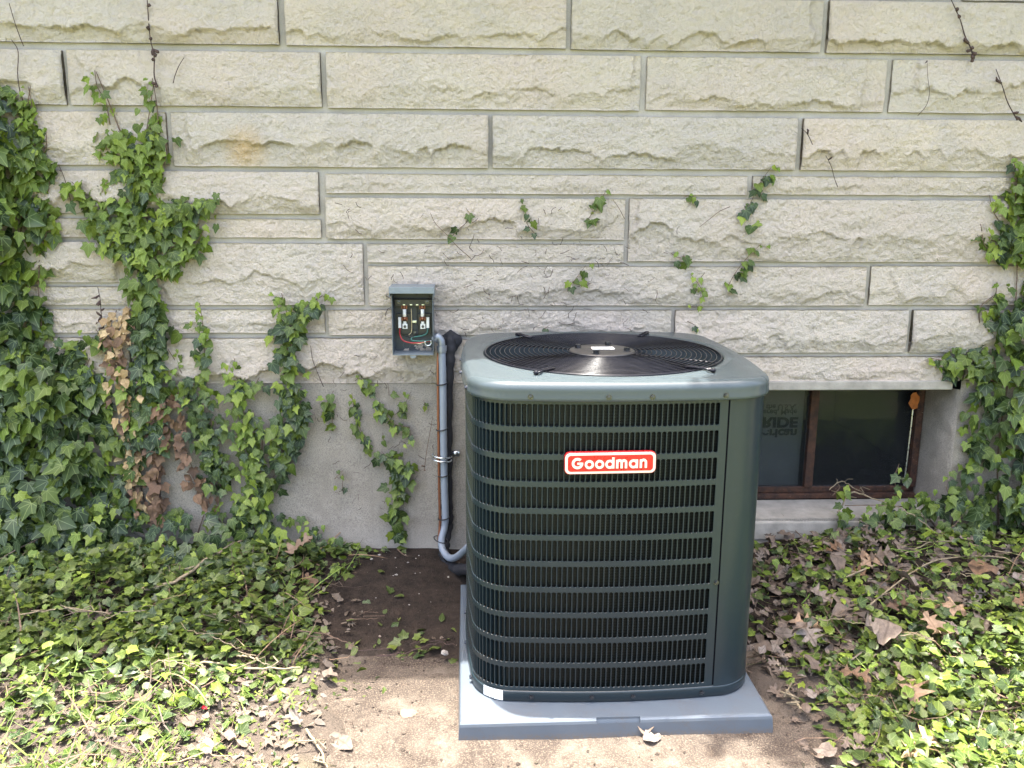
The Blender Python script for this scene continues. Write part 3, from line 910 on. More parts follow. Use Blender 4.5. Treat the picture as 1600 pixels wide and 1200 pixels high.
# base pan
def sweep(profile, mat, name, parent, closed_top=False, half=CA, rc=CRAD, bow=BOW, ns=24, nc=14):
    rings = []
    for off, z in profile:
        rings.append([(p[0], p[1], z) for p in perim(off, ns, nc, half, rc, bow)])
    n = len(rings[0]); v = [q for r_ in rings for q in r_]
    f = []
    for k in range(len(rings) - 1):
        for j in range(n):
            j2 = (j + 1) % n
            f.append((k*n+j, k*n+j2, (k+1)*n+j2, (k+1)*n+j)[::-1])
    if closed_top: f.append(tuple((len(rings)-1)*n + j for j in range(n))[::-1])
    return MB().add(v, f).build(name, mat, parent, True)
sweep([(-0.03, 0.001), (0.0, 0.001), (0.003, 0.004), (0.0035, 0.027), (0.0025, 0.0305), (0.0, 0.032), (-0.012, 0.032)], M['cabinet'], 'base_pan', ac)
# cap: skirt, rolled edge, flat top that blends into the round fan opening
ZT = 0.8735
FANR = 0.340
NS, NC = 24, 14
HC = CA + 0.012
def cap_ring(off, z): return [(p[0], p[1], z) for p in perim(off, NS, NC, HC, CRAD + 0.012, BOW)]
prof = [(-0.010, 0.822), (-0.002, 0.822), (0.0005, 0.8235), (0.001, 0.830), (0.0, 0.834), (0.0, 0.846)]
rad = 0.021
for k in range(1, 8):
    a = math.pi / 2 * k / 8
    prof.append((-rad * (1 - math.cos(a)), ZT - 0.003 - rad * (1 - math.sin(a))))
prof.append((-rad - 0.002, ZT - 0.0022))
rings = [cap_ring(o_, z_) for o_, z_ in prof]
last = rings[-1]
circ = []
for p in last:
    a = math.atan2(p[1], p[0])
    circ.append((math.cos(a), math.sin(a)))
rings.append([(p[0]*0.90 + c[0]*(FANR+0.03)*0.10, p[1]*0.90 + c[1]*(FANR+0.03)*0.10, ZT - 0.001) for p, c in zip(last, circ)])
def cring(r_, z): 
    out = []
    for p, c in zip(last, circ):
        d = math.hypot(p[0], p[1])
        rr = min(r_, d * 0.992)
        out.append((c[0]*rr, c[1]*rr, z))
    return out
for r_, z in ((0.378, ZT - 0.001), (0.374, ZT + 0.0005), (0.366, ZT + 0.0020), (0.360, ZT + 0.0016), (0.346, ZT - 0.001), (0.341, ZT - 0.003), (0.339, ZT - 0.008), (0.338, ZT - 0.07)):
    rings.append(cring(r_, z))
n = len(rings[0]); v = [q for r_ in rings for q in r_]; f = []
for k in range(len(rings) - 1):
    for j in range(n):
        j2 = (j + 1) % n
        f.append((k*n+j, k*n+j2, (k+1)*n+j2, (k+1)*n+j)[::-1])
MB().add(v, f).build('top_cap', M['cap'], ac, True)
# fan guard
mb = MB()
def gz(r_): return ZT - 0.001 + 0.0045 * (1 - (r_ / FANR)**2)
rr = np.linspace(0.100, FANR - 0.003, 18)
for r_ in rr:
    mb.tube([(r_*math.cos(a), r_*math.sin(a), gz(r_)) for a in np.linspace(0, 2*math.pi, 73)], 0.0016 if r_ < FANR-0.01 else 0.0028, 6, False)
for k in range(8):
    a = R(17 + 45 * k)
    pts = [(q*math.cos(a), q*math.sin(a), gz(q) - 0.0035) for q in np.linspace(0.06, FANR - 0.002, 8)]
    mb.tube(pts, 0.0022, 6)
mb.build('fan_guard', M['black'], ac, True)
for k, a in enumerate((R(-124), R(-52), R(58), R(128))):
    mb = MB()
    ex = 0.018 if k < 2 else 0.0
    for s_ in (-1, 1):
        ox, oy = -math.sin(a) * 0.005 * s_, math.cos(a) * 0.005 * s_
        mb.tube([(q*math.cos(a)+ox, q*math.sin(a)+oy, z) for q, z in ((0.30, gz(0.30)+0.003), (0.345, ZT+0.0055), (0.362, ZT+0.007), (0.372+ex, ZT+0.0055))], 0.003, 6)
    mb.tube([((0.37+ex)*math.cos(a), (0.37+ex)*math.sin(a), ZT+0.001), ((0.37+ex)*math.cos(a), (0.37+ex)*math.sin(a), ZT+0.010)], 0.006, 8)
    mb.build('guard_clip', M['black'], ac, True)
mb = MB(); N = 40
zt_ = gz(0.09)
prof2 = [(0.094, zt_ - 0.006), (0.094, zt_ + 0.001), (0.088, zt_ + 0.0035), (0.060, zt_ + 0.004), (0.057, zt_ + 0.0062), (0.0, zt_ + 0.0068)]
v = [(r_*math.cos(2*math.pi*k/N), r_*math.sin(2*math.pi*k/N), z) for r_, z in prof2 for k in range(N)]
f = [(i*N+k, i*N+(k+1) % N, (i+1)*N+(k+1) % N, (i+1)*N+k) for i in range(len(prof2)-1) for k in range(N)]
mb.add(v, f); mb.build('hub_plate', M['hub'], ac, True)
def bolt_mesh(r_, h):
    m_ = MB(); N_ = 6
    v_ = [(r_*1.45*math.cos(2*math.pi*k/12), r_*1.45*math.sin(2*math.pi*k/12), z) for z in (0.0, 0.0012) for k in range(12)]
    f_ = [(k, (k+1) % 12, 12+(k+1) % 12, 12+k) for k in range(12)] + [tuple(range(12, 24))]
    m_.add(v_, f_)
    v_ = [(r_*math.cos(2*math.pi*k/N_), r_*math.sin(2*math.pi*k/N_), z) for z in (0.0012, h) for k in range(N_)] + [(0, 0, h*1.12)]
    f_ = [(k, (k+1) % N_, N_+(k+1) % N_, N_+k) for k in range(N_)] + [(N_+k, N_+(k+1) % N_, 2*N_) for k in range(N_)]
    m_.add(v_, f_)
    return m_
bm_ = bolt_mesh(0.0085, 0.010); bme = mesh('hub_bolt', bm_.v, bm_.f)
for k in range(4):
    a = R(-112 + 90 * k)
    o = obj('hub_bolt', bme, M['steel'] if k == 0 else None, ac)
    o.location = (0.072*math.cos(a), 0.072*math.sin(a), zt_ + 0.0035)
mb = MB(); mb.box(-0.030, 0.034, -0.018, 0.020, zt_ + 0.0069, zt_ + 0.0074)
o = mb.build('hub_sticker', M['sticker'], ac); 
# fan and motor
mb = MB(); N = 24
v = [(r_*math.cos(2*math.pi*k/N), r_*math.sin(2*math.pi*k/N), z) for r_, z in ((0.08, 0.62), (0.082, 0.63), (0.082, 0.78), (0.07, 0.80)) for k in range(N)]
f = [(i*N+k, i*N+(k+1) % N, (i+1)*N+(k+1) % N, (i+1)*N+k) for i in range(3) for k in range(N)] + [tuple(range(3*N, 4*N))]
mb.add(v, f); mb.build('fan_motor', M['black'], ac, True)
for b_ in range(3):
    v, f = [], []
    for i in range(9):
        r_ = 0.07 + (0.325 - 0.07) * i / 8
        for j in range(7):
            a = R(120*b_ + 35) + (j / 6 - 0.5) * R(62 - 14 * i / 8) + 0.25 * i / 8
            v.append((r_*math.cos(a), r_*math.sin(a), 0.80 + (j / 6 - 0.5) * 0.075 + 0.012 * math.sin(math.pi * j / 6)))
    f = [(7*i+j, 7*i+j+1, 7*i+8+j, 7*i+7+j) for i in range(8) for j in range(6)]
    MB().add(v, f).build('fan_blade', M['blade'], ac, True)
mb = MB(); mb.add([(-0.3, -0.3, 0.05), (0.3, -0.3, 0.05), (0.3, 0.3, 0.05), (-0.3, 0.3, 0.05)], [(0, 1, 2, 3)])
mb.build('pan_floor', M['black'], ac)
# cabinet screws
scr = bolt_mesh(0.0050, 0.0055); sme = mesh('screw', scr.v, scr.f)
first = [True]
def screw(s, z, off):
    (px, py), (nx_, ny_) = PT(s, off)
    o = obj('screw', sme, M['steel'] if first[0] else None, ac); first[0] = False
    o.location = (px, py, z)
    o.rotation_euler = Vector((nx_, ny_, 0)).to_track_quat('Z', 'Y').to_euler()
for x in (0.247, 0.062, -0.045, -0.235): screw(s_at_front(x), 0.834, 0.012)
for x in (0.232, 0.045, -0.065, -0.225): screw(s_at_front(x), 0.0165, 0.0035)
sl = s_at_front(-0.26)
for d in (0.17, 0.36, 0.55, 0.70): screw(sl + d, 0.834, 0.012); screw(sl + d, 0.0165, 0.0035)
screw(S0 + 0.006, 0.33, 0.0)
# white stickers on the base rim
sA = s_at_front(-0.265)
mb = MB(); strip(mb, sA + 0.035, sA + 0.060, 0.004, 0.033, 0.0046, 8); mb.build('rim_sticker', M['sticker'], ac)
mb = MB(); strip(mb, sA + 0.0615, sA + 0.092, 0.005, 0.033, 0.0044, 10); mb.build('rim_sticker', M['sticker'], ac)

# badge
def rrect(w, h, r, n=6):
    o = []
    for cx, cz, a0 in ((w-r, h-r, 0), (-(w-r), h-r, 90), (-(w-r), -(h-r), 180), (w-r, -(h-r), 270)):
        for k in range(n + 1):
            a = R(a0 + 90 * k / n)
            o.append((cx + r*math.cos(a), cz + r*math.sin(a)))
    return o
bdg = bpy.data.objects.new('badge', None); link(bdg, ac)
bdg.empty_display_size = 0.02
bdg.location = (-0.037, -(CA + BOW + 0.004), 0.667)
bdg.rotation_euler = (0, R(-0.4), 0)
MB().prism(rrect(0.1145, 0.0285, 0.013), -0.008, 0.004).build('badge_base', M['red'], bdg, bevel=0.002)
MB().prism(rrect(0.1130, 0.0268, 0.0125), -0.0092, -0.0078).build('badge_border', M['white'], bdg, bevel=0.001)
MB().prism(rrect(0.1065, 0.0208, 0.0085), -0.0100, -0.0085).build('badge_field', M['red'], bdg, bevel=0.0006)
def stroke(pts, w, closed=False):
    """a flat ribbon of half width w round a polyline, as quads in (x, z)"""
    P = [Vector((a, b)) for a, b in pts]
    L_, R_ = [], []
    n = len(P)
    for i in range(n):
        if closed: t = P[(i+1) % n] - P[i-1]
        else: t = P[min(i+1, n-1)] - P[max(i-1, 0)]
        t.normalize(); nn = Vector((-t.y, t.x))
        L_.append(P[i] + nn * w); R_.append(P[i] - nn * w)
    return L_, R_, closed
def arc(cx, cz, r, a0, a1, n=22, sx_=1.0):
    return [(cx + sx_*r*math.cos(R(a0+(a1-a0)*k/n)), cz + r*math.sin(R(a0+(a1-a0)*k/n))) for k in range(n+1)]
def letter_mesh(strokes, y0, y1, mb_, ox):
    for k, (pts, w, closed) in enumerate(strokes):
        e = k * 0.00004
        L_, R_, cl = stroke(pts, w, closed)
        n = len(L_)
        v = [(p.x + ox, y0 - e, p.y) for p in L_] + [(p.x + ox, y0 - e, p.y) for p in R_] + [(p.x + ox, y1, p.y) for p in L_] + [(p.x + ox, y1, p.y) for p in R_]
        m_ = n if cl else n - 1
        f = []
        for i in range(m_):
            j = (i + 1) % n
            f += [(i, j, n+j, n+i), (i, 2*n+i, 2*n+j, j), (n+j, 3*n+j, 3*n+i, n+i)]
        if not cl: f += [(0, n, 3*n, 2*n), (n-1, 3*n-1, 4*n-1, 2*n-1)]
        mb_.add(v, f)
lw = 0.0030; xr_ = 0.0085       # half stroke, bowl radius
zb_ = -0.0135
def bowl(cx): return (arc(cx, zb_ + lw + xr_ - 0.0005, xr_, 0, 352, 30), lw, True)
def vst(x, z0, z1): return ([(x, z0), (x, z1)], lw, False)
xh = zb_ + 2*(xr_ + lw) - 0.001
glyphs = [
    ('letter', [(arc(0.0120, zb_ + 0.0143, 0.0112, 48, 352, 26), 0.0033, False), ([(0.0115, zb_ + 0.0137), (0.0262, zb_ + 0.0137)], 0.0026, False)], 0.030),
    ('letter', [bowl(0.0115)], 0.0255),
    ('letter', [bowl(0.0115)], 0.0255),
    ('letter', [bowl(0.0115), vst(0.0200, zb_, zb_ + 0.0285)], 0.0270),
    ('letter', [vst(0.003, zb_, xh), (arc(0.0088, xh - 0.0068, 0.0052, 172, 0, 14) + [(0.0140, zb_)], lw, False), (arc(0.0198, xh - 0.0068, 0.0052, 172, 0, 14) + [(0.0250, zb_)], lw, False)], 0.0320),
    ('letter', [bowl(0.0115), vst(0.0200, zb_, xh)], 0.0270),
    ('letter', [vst(0.003, zb_, xh), (arc(0.0095, xh - 0.0075, 0.0062, 172, 0, 14) + [(0.0157, zb_)], lw, False)], 0.0190),
]
ox = -0.0945
for nm, strokes, adv in glyphs:
    mb = MB(); letter_mesh(strokes, -0.0112, -0.0096, mb, ox)
    mb.build(nm, M['white'], bdg)
    ox += adv

# ------------------------------------------------------------------ disconnect box
bx0, bx1 = on_wall(613, 500).x, on_wall(679, 500).x
bz0, bz1 = on_wall(650, 547).z, on_wall(650, 443).z
BW, BH, BD = bx1 - bx0 - 0.008, bz1 - bz0 - 0.004, 0.085
bx = thing('disconnect_box', 'open grey electrical disconnect box with two fuses on the limestone', 'electrical box', ((bx0 + bx1) / 2 + 0.004, YW - 0.016, bz0))
hwid = BW / 2; tk = 0.0022
mb = MB(); mb.box(-hwid, hwid, -0.003, 0.0, 0, BH); mb.build('back_plate', M['boxin'], bx)
mb = MB(); mb.box(-hwid, -hwid + tk, -BD, -0.0032, 0, BH); mb.build('side_wall', M['boxgrey'], bx, bevel=0.0006)
mb = MB(); mb.box(hwid - tk, hwid, -BD, -0.0032, 0, BH); mb.build('side_wall', M['boxgrey'], bx, bevel=0.0006)
mb = MB(); mb.box(-hwid + tk + .0002, hwid - tk - .0002, -BD, -0.0032, 0, tk); mb.build('bottom_wall', M['boxlight'], bx)
mb = MB(); mb.box(-hwid - 0.006, hwid + 0.006, -BD - 0.016, 0.0, BH + 0.0005, BH + 0.0035)
mb.box(-hwid - 0.006, hwid + 0.006, -BD - 0.0185, -BD - 0.0162, BH - 0.018, BH + 0.0035)
mb.box(-hwid - 0.0062, -hwid - 0.0035, -BD - 0.016, -0.03, BH - 0.030, BH + 0.0003)
mb.box(hwid + 0.0035, hwid + 0.0062, -BD - 0.016, -0.03, BH - 0.030, BH + 0.0003)
mb.build('hood', M['boxlight'], bx, bevel=0.0008)
mb = MB()
mb.prism([(0.011*math.cos(a), -0.002 + 0.009*math.sin(a)) for a in np.linspace(math.pi, 2*math.pi, 10)], -BD + 0.001, -BD + 0.003)
mb.build('hasp_tab', M['boxlight'], bx)
mb = MB(); mb.box(-hwid + 0.006, hwid - 0.006, -0.030, -0.0034, BH*0.70, BH*0.80); mb.build('fuse_block', M['phenol'], bx, bevel=0.001)
mb = MB(); mb.box(-hwid + 0.012, -0.010, -0.018, -0.0036, BH*0.27, BH*0.58); mb.box(0.010, hwid - 0.012, -0.018, -0.0036, BH*0.27, BH*0.58)
mb.build('fuse_base', M['phenol'], bx, bevel=0.001)
for xx in (-0.032, -0.008, 0.013, 0.033):
    mb = MB(); mb.box(xx - 0.004, xx + 0.004, -0.0335, -0.0302, BH*0.715, BH*0.73); mb.build('terminal_tab', M['zinc'], bx)
for xx in (-0.050, 0.048):
    o = obj('mount_screw', sme, None, bx); o.location = (xx, -0.031, BH*0.765); o.rotation_euler = (R(90), 0, 0)
o = obj('mount_screw', sme, None, bx); o.location = (0.002, -0.0035, BH*0.905); o.rotation_euler = (R(90), 0, 0)
o = obj('mount_screw', sme, None, bx); o.location = (0.004, -0.0195, BH*0.29); o.rotation_euler = (R(90), 0, 0)
for xx in (-0.031, 0.031):
    fz = BH * 0.60
    mb = MB(); mb.tube([(xx, -0.030, fz - 0.013), (xx, -0.030, fz + 0.013)], 0.0062, 14); fb = mb.build('fuse', M['fuse'], bx, True)
    for s_ in (-1, 1):
        mb = MB(); mb.tube([(xx, -0.030, fz + s_*0.0135), (xx, -0.030, fz + s_*0.026)], 0.0068, 14); mb.build('fuse_cap', M['copper'], fb, True)
        mb = MB(); mb.box(xx - 0.0095, xx - 0.0072, -0.036, -0.0185, fz + s_*0.020 - 0.006, fz + s_*0.020 + 0.006); mb.box(xx + 0.0072, xx + 0.0095, -0.036, -0.0185, fz + s_*0.020 - 0.006, fz + s_*0.020 + 0.006)
        mb.build('fuse_clip', M['copper'], bx)
    mb = MB(); mb.box(xx - 0.0085, xx + 0.0085, -0.024, -0.0182, BH*0.355, BH*0.43); mb.box(xx - 0.005, xx + 0.005, -0.026, -0.0182, BH*0.432, BH*0.47)
    mb.build('terminal_lug', M['ceramic'], bx, bevel=0.0008)
    s_ = -1 if xx < 0 else 1
    mb = MB(); mb.box(xx + s_*0.0175 - 0.005, xx + s_*0.0175 + 0.005, -0.028, -0.0182, BH*0.37, BH*0.53); mb.build('terminal_lug', M['ceramic'], bx, bevel=0.0008)
    o = obj('lug_screw', sme, None, bx); o.location = (xx, -0.0242, BH*0.39); o.rotation_euler = (R(90), 0, 0); o.scale = (.7, .7, .7)
mb = MB(); mb.box(-0.009, 0.009, -0.012, -0.0036, BH*0.44, BH*0.475); mb.build('ground_lug', M['zinc'], bx, bevel=0.0006)
def wire(pts, r, mat, name='wire'):
    mb = MB(); mb.tube(smooth_path(pts, 8), r, 7); mb.build(name, mat, bx, True)
hole_p = (hwid - 0.012, -0.045, BH*0.19)
wire([(-0.0485, -0.024, BH*0.37), (-0.0475, -0.040, BH*0.28), (-0.036, -0.052, BH*0.20), (-0.010, -0.055, BH*0.165), (0.022, -0.050, BH*0.165), hole_p], 0.0026, M['wire_red'])
wire([(0.0485, -0.024, BH*0.37), (0.044, -0.035, BH*0.29), (0.022, -0.040, BH*0.255), (-0.004, -0.044, BH*0.24), (-0.006, -0.050, BH*0.20), (0.02, -0.05, BH*0.185), hole_p], 0.0026, M['wire_green'])
wire([(0.012, -0.020, BH*0.68), (0.012, -0.022, BH*0.5), (0.012, -0.03, BH*0.30), (-0.004, -0.045, BH*0.245), (-0.030, -0.035, BH*0.25)], 0.0018, M['wire_black'])
wire([(-0.0085, -0.020, BH*0.66), (-0.0075, -0.024, BH*0.5), (-0.0085, -0.026, BH*0.32), (-0.018, -0.028, BH*0.265)], 0.0017, M['wire_tan'])
wire([(-0.010, -0.050, BH*0.152), (0.015, -0.052, BH*0.148), (0.030, -0.050, BH*0.16), hole_p], 0.0015, M['wire_tan'])
mb = MB(); mb.tube([(hwid - 0.020 + 0.011*math.cos(a), -0.050, BH*0.165 + 0.011*math.sin(a)) for a in np.linspace(R(150), R(400), 16)], 0.0022, 7); mb.build('locknut', M['zinc'], bx, True)
for (xx, zz_) in ((-0.028, BH*0.09), (0.0, BH*0.93)):
    mb = MB(); mb.tube([(xx + 0.012*math.cos(a), -0.0035, zz_ + 0.012*math.sin(a)) for a in np.linspace(0, 2*math.pi, 25)], 0.0006, 4, False); mb.build('knockout', M['boxgrey'], bx)

# ------------------------------------------------------------------ conduit, insulated lines
yc = YW - 0.062
bxc = bx.location
cd = thing('conduit', 'grey flexible conduit running from the open box down to the unit', 'conduit', on_wall(690, 700, yc))
def P(px, py, y=yc): return on_wall(px, py, y) - cd.location
el = smooth_path([Vector((bxc.x + hwid + 0.001, yc, bxc.z + BH*0.19)) - cd.location, P(683.5, 526), P(689, 533), P(690.3, 543)], 6)
mb = MB(); mb.tube(el, 0.0135, 14); mb.build('elbow', M['fitting'], cd, True)
mb = MB(); mb.tube([el[-1] + Vector((0, 0, 0.006)), el[-1] + Vector((0, 0, -0.012))], 0.0175, 14); mb.tube([el[-1] + Vector((0, 0, -0.0121)), el[-1] + Vector((0, 0, -0.018))], 0.0155, 14)
mb.build('gland_nut', M['fitting'], cd)
ac_entry = on_wall(735, 852, 2.72) - cd.location
main = smooth_path([P(690.5, 549), P(692, 600), P(693, 680), P(694.5, 760), P(696, 805), P(694.5, 824), P(690, 842, yc - .01), P(691.5, 858, yc - 0.03), P(701, 871, yc - .07), P(714, 870, 2.86), ac_entry], 9)
rr_ = [0.0127 + 0.0004 * (k % 2) for k in range(len(main))]
mb = MB(); mb.tube(main, rr_, 14); mb.build('hose', M['conduit'], cd, True)
for py in (600, 671, 743, 810):
    c_ = on_wall(692 if py < 700 else 694.5, py, yc) - cd.location
    mb = MB()
    w_ = 0.0195
    mb.tube([(c_.x - 0.0035 + w_*math.cos(a), c_.y + 0.004 + 0.0195*math.sin(a), c_.z + 0.003*math.cos(a)) for a in np.linspace(0, 2*math.pi, 25)], 0.0022, 6, False)
    mb.build('cable_tie', M['wire_black'], cd, True)
for (px, py, rz_) in ((689, 843, 0.3), (694, 868, 0.9)):
    c_ = on_wall(px, py, yc - 0.03) - cd.location
    mb = MB()
    mb.tube([(c_.x + 0.026*math.cos(a)*math.cos(rz_) , c_.y + 0.03*math.sin(a), c_.z + 0.026*math.cos(a)*math.sin(-rz_)) for a in np.linspace(0, 2*math.pi, 25)], 0.002, 6, False)
    mb.build('cable_tie', M['wire_black'], cd, True)
mb = MB()
c_ = on_wall(692, 716, yc) - cd.location
for dz in (-0.007, 0.007):
    mb.tube([(c_.x - 0.004 + 0.034*math.cos(a), c_.y + 0.01 + 0.032*math.sin(a), c_.z + dz - 0.004*math.cos(a)) for a in np.linspace(R(160), R(370), 18)], 0.0028, 6)
mb.box(c_.x + 0.028, c_.x + 0.058, 0.045, 0.049, c_.z - 0.008, c_.z + 0.012)
mb.build('pipe_strap', M['zinc'], cd, True)

yl = YW - 0.030
ln = thing('insulated_line', 'black foam covered refrigerant line hanging from a wall hole behind the conduit', 'pipe', on_wall(703, 700, yl))
def P2(px, py, y=yl): return on_wall(px, py, y) - ln.location
path = smooth_path([P2(703, 524, YW + 0.02), P2(703, 528, YW - 0.012), P2(703, 545, yl + .004), P2(699, 600), P2(697.5, 700), P2(698.5, 780), P2(699, 820), P2(694, 850, yl - 0.03), P2(698, 878, yl - 0.06), P2(712, 889, yl - .12), on_wall(740, 889, 2.72) - ln.location], 8)
r2 = [0.0205 + 0.0022 * math.sin(k * 1.7) + 0.001*math.sin(k*4.1) for k in range(len(path))]
mb = MB(); mb.tube(path, r2, 14); mb.build('foam_sleeve', M['foam'], ln, True)
bl = [(0.034*math.cos(a)*(1 + 0.22*math.sin(3*a+1) + 0.10*math.sin(7*a)), 0.046*math.sin(a)*(1 + 0.18*math.sin(2*a+.5) + .1*math.sin(5*a))) for a in np.linspace(0, 2*math.pi, 40)[:-1]]
c_ = on_wall(703, 535, YW) - ln.location
mb = MB(); mb.prism([(c_.x + a, c_.z + b) for a, b in bl], 0.030 - 0.024, 0.030 + 0.006); mb.build('hole_sealant', M['foam'], ln, True)
path = smooth_path([P2(688, 545, yl), P2(684.5, 560, yl - .03), P2(684.8, 640, yl - .032), P2(686.2, 760, yl - .032), P2(687.5, 815, yl - .032), P2(685.2, 845, yl - .04)], 8)
mb = MB(); mb.tube(path, 0.005, 10); mb.build('copper_tube', M['copper'], ln, True)

# ------------------------------------------------------------------ leaf shapes
def half_to_full(half, mid):
    """half: outline right side from base to tip; mid: midrib points base to tip"""
    V = []; F = []
    return V, F

def leaf_template(kind, seed):
    r = np.random.default_rng(seed)
    if kind == 'ivy':
        jit = lambda a: a * (1 + r.uniform(-0.12, 0.12))
        half = [(jit(.16), -.13), (jit(.40), -.05), (jit(.37), .14), (jit(.53), .40), (jit(.27), .50), (jit(.14), .76)]
        mid = [(0, 0), (0, .32), (0, .60), (0, 1.0)]
        tri = [('m0', 0, 1), ('m0', 1, 2), ('m0', 2, 'm1'), ('m1', 2, 3), ('m1', 3, 4), ('m1', 4, 'm2'), ('m2', 4, 5), ('m2', 5, 'm3')]
    elif kind == 'heart':
        half = [(.15, -.12), (.36, -.06), (.46, .14), (.45, .36), (.33, .60), (.16, .82)]
        mid = [(0, 0), (0, .32), (0, .60), (0, 1.0)]
        tri = [('m0', 0, 1), ('m0', 1, 2), ('m0', 2, 'm1'), ('m1', 2, 3), ('m1', 3, 4), ('m1', 4, 'm2'), ('m2', 4, 5), ('m2', 5, 'm3')]
    elif kind == 'young':
        half = [(.12, -.08), (.30, .02), (.28, .20), (.36, .42), (.20, .52), (.11, .76)]
        mid = [(0, 0), (0, .32), (0, .60), (0, 1.0)]
        tri = [('m0', 0, 1), ('m0', 1, 2), ('m0', 2, 'm1'), ('m1', 2, 3), ('m1', 3, 4), ('m1', 4, 'm2'), ('m2', 4, 5), ('m2', 5, 'm3')]
    elif kind == 'ovate':
        half = [(.13, .06), (.24, .24), (.25, .45), (.17, .70), (.08, .88)]
        mid = [(0, 0), (0, .34), (0, .62), (0, 1.0)]
        tri = [('m0', 0, 1), ('m0', 1, 'm1'), ('m1', 1, 2), ('m1', 2, 'm2'), ('m2', 2, 3), ('m2', 3, 4), ('m2', 4, 'm3')]
    elif kind == 'oak':
        half = [(.05, .05), (.07, .16), (.24, .20), (.27, .27), (.09, .32), (.10, .40), (.36, .52), (.37, .60), (.13, .58), (.12, .68), (.30, .82), (.27, .88), (.10, .84), (.06, .94)]
        half = [(x * r.uniform(.8, 1.25), y) for x, y in half]
        mid = [(0, 0), (0, .18), (0, .36), (0, .50), (0, .62), (0, .74), (0, .86), (0, 1.0)]
        tri = [('m0', 0, 'm1'), (0, 1, 'm1'), ('m1', 1, 2), ('m1', 2, 3), ('m1', 3, 4), ('m1', 4, 'm2'), ('m2', 4, 5), ('m2', 5, 'm3'), ('m3', 5, 6), ('m3', 6, 7), ('m3', 7, 8), ('m3', 8, 'm4'),
               ('m4', 8, 9), ('m4', 9, 'm5'), ('m5', 9, 10), ('m5', 10, 11), ('m5', 11, 12), ('m5', 12, 'm6'), ('m6', 12, 13), ('m6', 13, 'm7')]
    elif kind == 'straw':
        half = [(.011, .0), (.013, .35), (.009, .7)]
        mid = [(0, 0), (0, .35), (0, .7), (0, 1.0)]
        tri = [('m0', 0, 'm1'), (0, 1, 'm1'), ('m1', 1, 'm2'), (1, 2, 'm2'), ('m2', 2, 'm3')]
    elif kind == 'grass':
        half = [(.03, .0), (.035, .35), (.025, .7)]
        mid = [(0, 0), (0, .35), (0, .7), (0, 1.0)]
        tri = [('m0', 0, 'm1'), (0, 1, 'm1'), ('m1', 1, 'm2'), (1, 2, 'm2'), ('m2', 2, 'm3')]
    nm, nh = len(mid), len(half)
    pts = list(mid) + [(x, y) for x, y in half] + [(-x * r.uniform(.88, 1.1), y + r.uniform(-.02, .02)) for x, y in half]
    F = []
    def ix(k, side):
        if isinstance(k, str): return int(k[1:])
        return nm + k + (nh if side else 0)
    for a, b, c in tri:
        F.append((ix(a, 0), ix(b, 0), ix(c, 0)))
        F.append((ix(a, 1), ix(c, 1), ix(b, 1)))
    P_ = np.array(pts, float)
    x, y = P_[:, 0], P_[:, 1]
    if kind in ('ivy', 'heart', 'young'):
        fold = r.uniform(.10, .40); curl = r.uniform(-.05, .35)
        z = fold * np.abs(x) - curl * (y - .25)**2 + r.normal(0, .025, len(x)) - .18 * np.clip(np.abs(x) - .3, 0, 1)
    elif kind == 'oak':
        fold = r.uniform(-.1, .5); curl = r.uniform(-.5, .6)
        z = fold * np.abs(x) + curl * (y - .5)**2 + r.normal(0, .05, len(x)) + .25 * np.sin(y * 7 + r.uniform(0, 6)) * x
    elif kind == 'straw':
        z = .25 * np.sin(y * 3.1) * r.uniform(-1, 1) - .6 * np.abs(x); x = x + .3 * r.uniform(-1, 1) * y * (1 - y) + .12 * r.uniform(-1, 1) * y**2
    elif kind == 'grass':
        z = -.35 * y**2 * r.uniform(.2, 1.6); x = x + .15 * y**2 * r.uniform(-1, 1)
    else:
        z = r.uniform(.0, .5) * np.abs(x) - r.uniform(-.1, .4) * (y - .3)**2 + r.normal(0, .03, len(x))
    uv = np.stack([P_[:, 0] + .5, P_[:, 1] * .88 + .12], -1)
    return np.stack([x, y, z], -1), F, uv

def crumpled(seed):
    v, f, uv = leaf_template('ovate', seed)
    r = np.random.default_rng(seed + 1)
    v[:, 0] *= r.uniform(.8, 1.7)
    v[:, 2] += r.normal(0, .09, len(v)) + r.uniform(-.8, .8) * v[:, 0]**2 * 4 * .3
    return v, f, uv

T = {}
for kind, n in (('ivy', 10), ('heart', 5), ('young', 5), ('ovate', 6), ('oak', 8), ('grass', 5), ('straw', 8)):
    T[kind] = [leaf_template(kind, 500 + 31 * i + hash(kind) % 1 + len(kind) * 7) for i in range(n)]
T['crumple'] = [crumpled(900 + i) for i in range(10)]

def tmpl_mesh(name, tp, mat):
    v, f, uv = tp
    me = mesh(name, v, f, True)
    u = me.uv_layers.new(name='UVMap')
    li = np.empty(len(me.loops), int); me.loops.foreach_get('vertex_index', li)
    u.data.foreach_set('uv', uv[li].ravel())
    me.materials.append(mat)
    return me
LM = {}
def leaf_me(kind, i, matkey):
    k = (kind, i, matkey)
    if k not in LM: LM[k] = tmpl_mesh('leaf', T[kind][i], M[matkey])
    return LM[k]

def frame(tip, nrm):
    """rotation with y along tip and z along normal"""
    z = np.array(nrm, float); z /= np.linalg.norm(z)
    y = np.array(tip, float); y = y - z * y.dot(z); y /= max(np.linalg.norm(y), 1e-6)
    x = np.cross(y, z)
    return np.stack([x, y, z], 1)

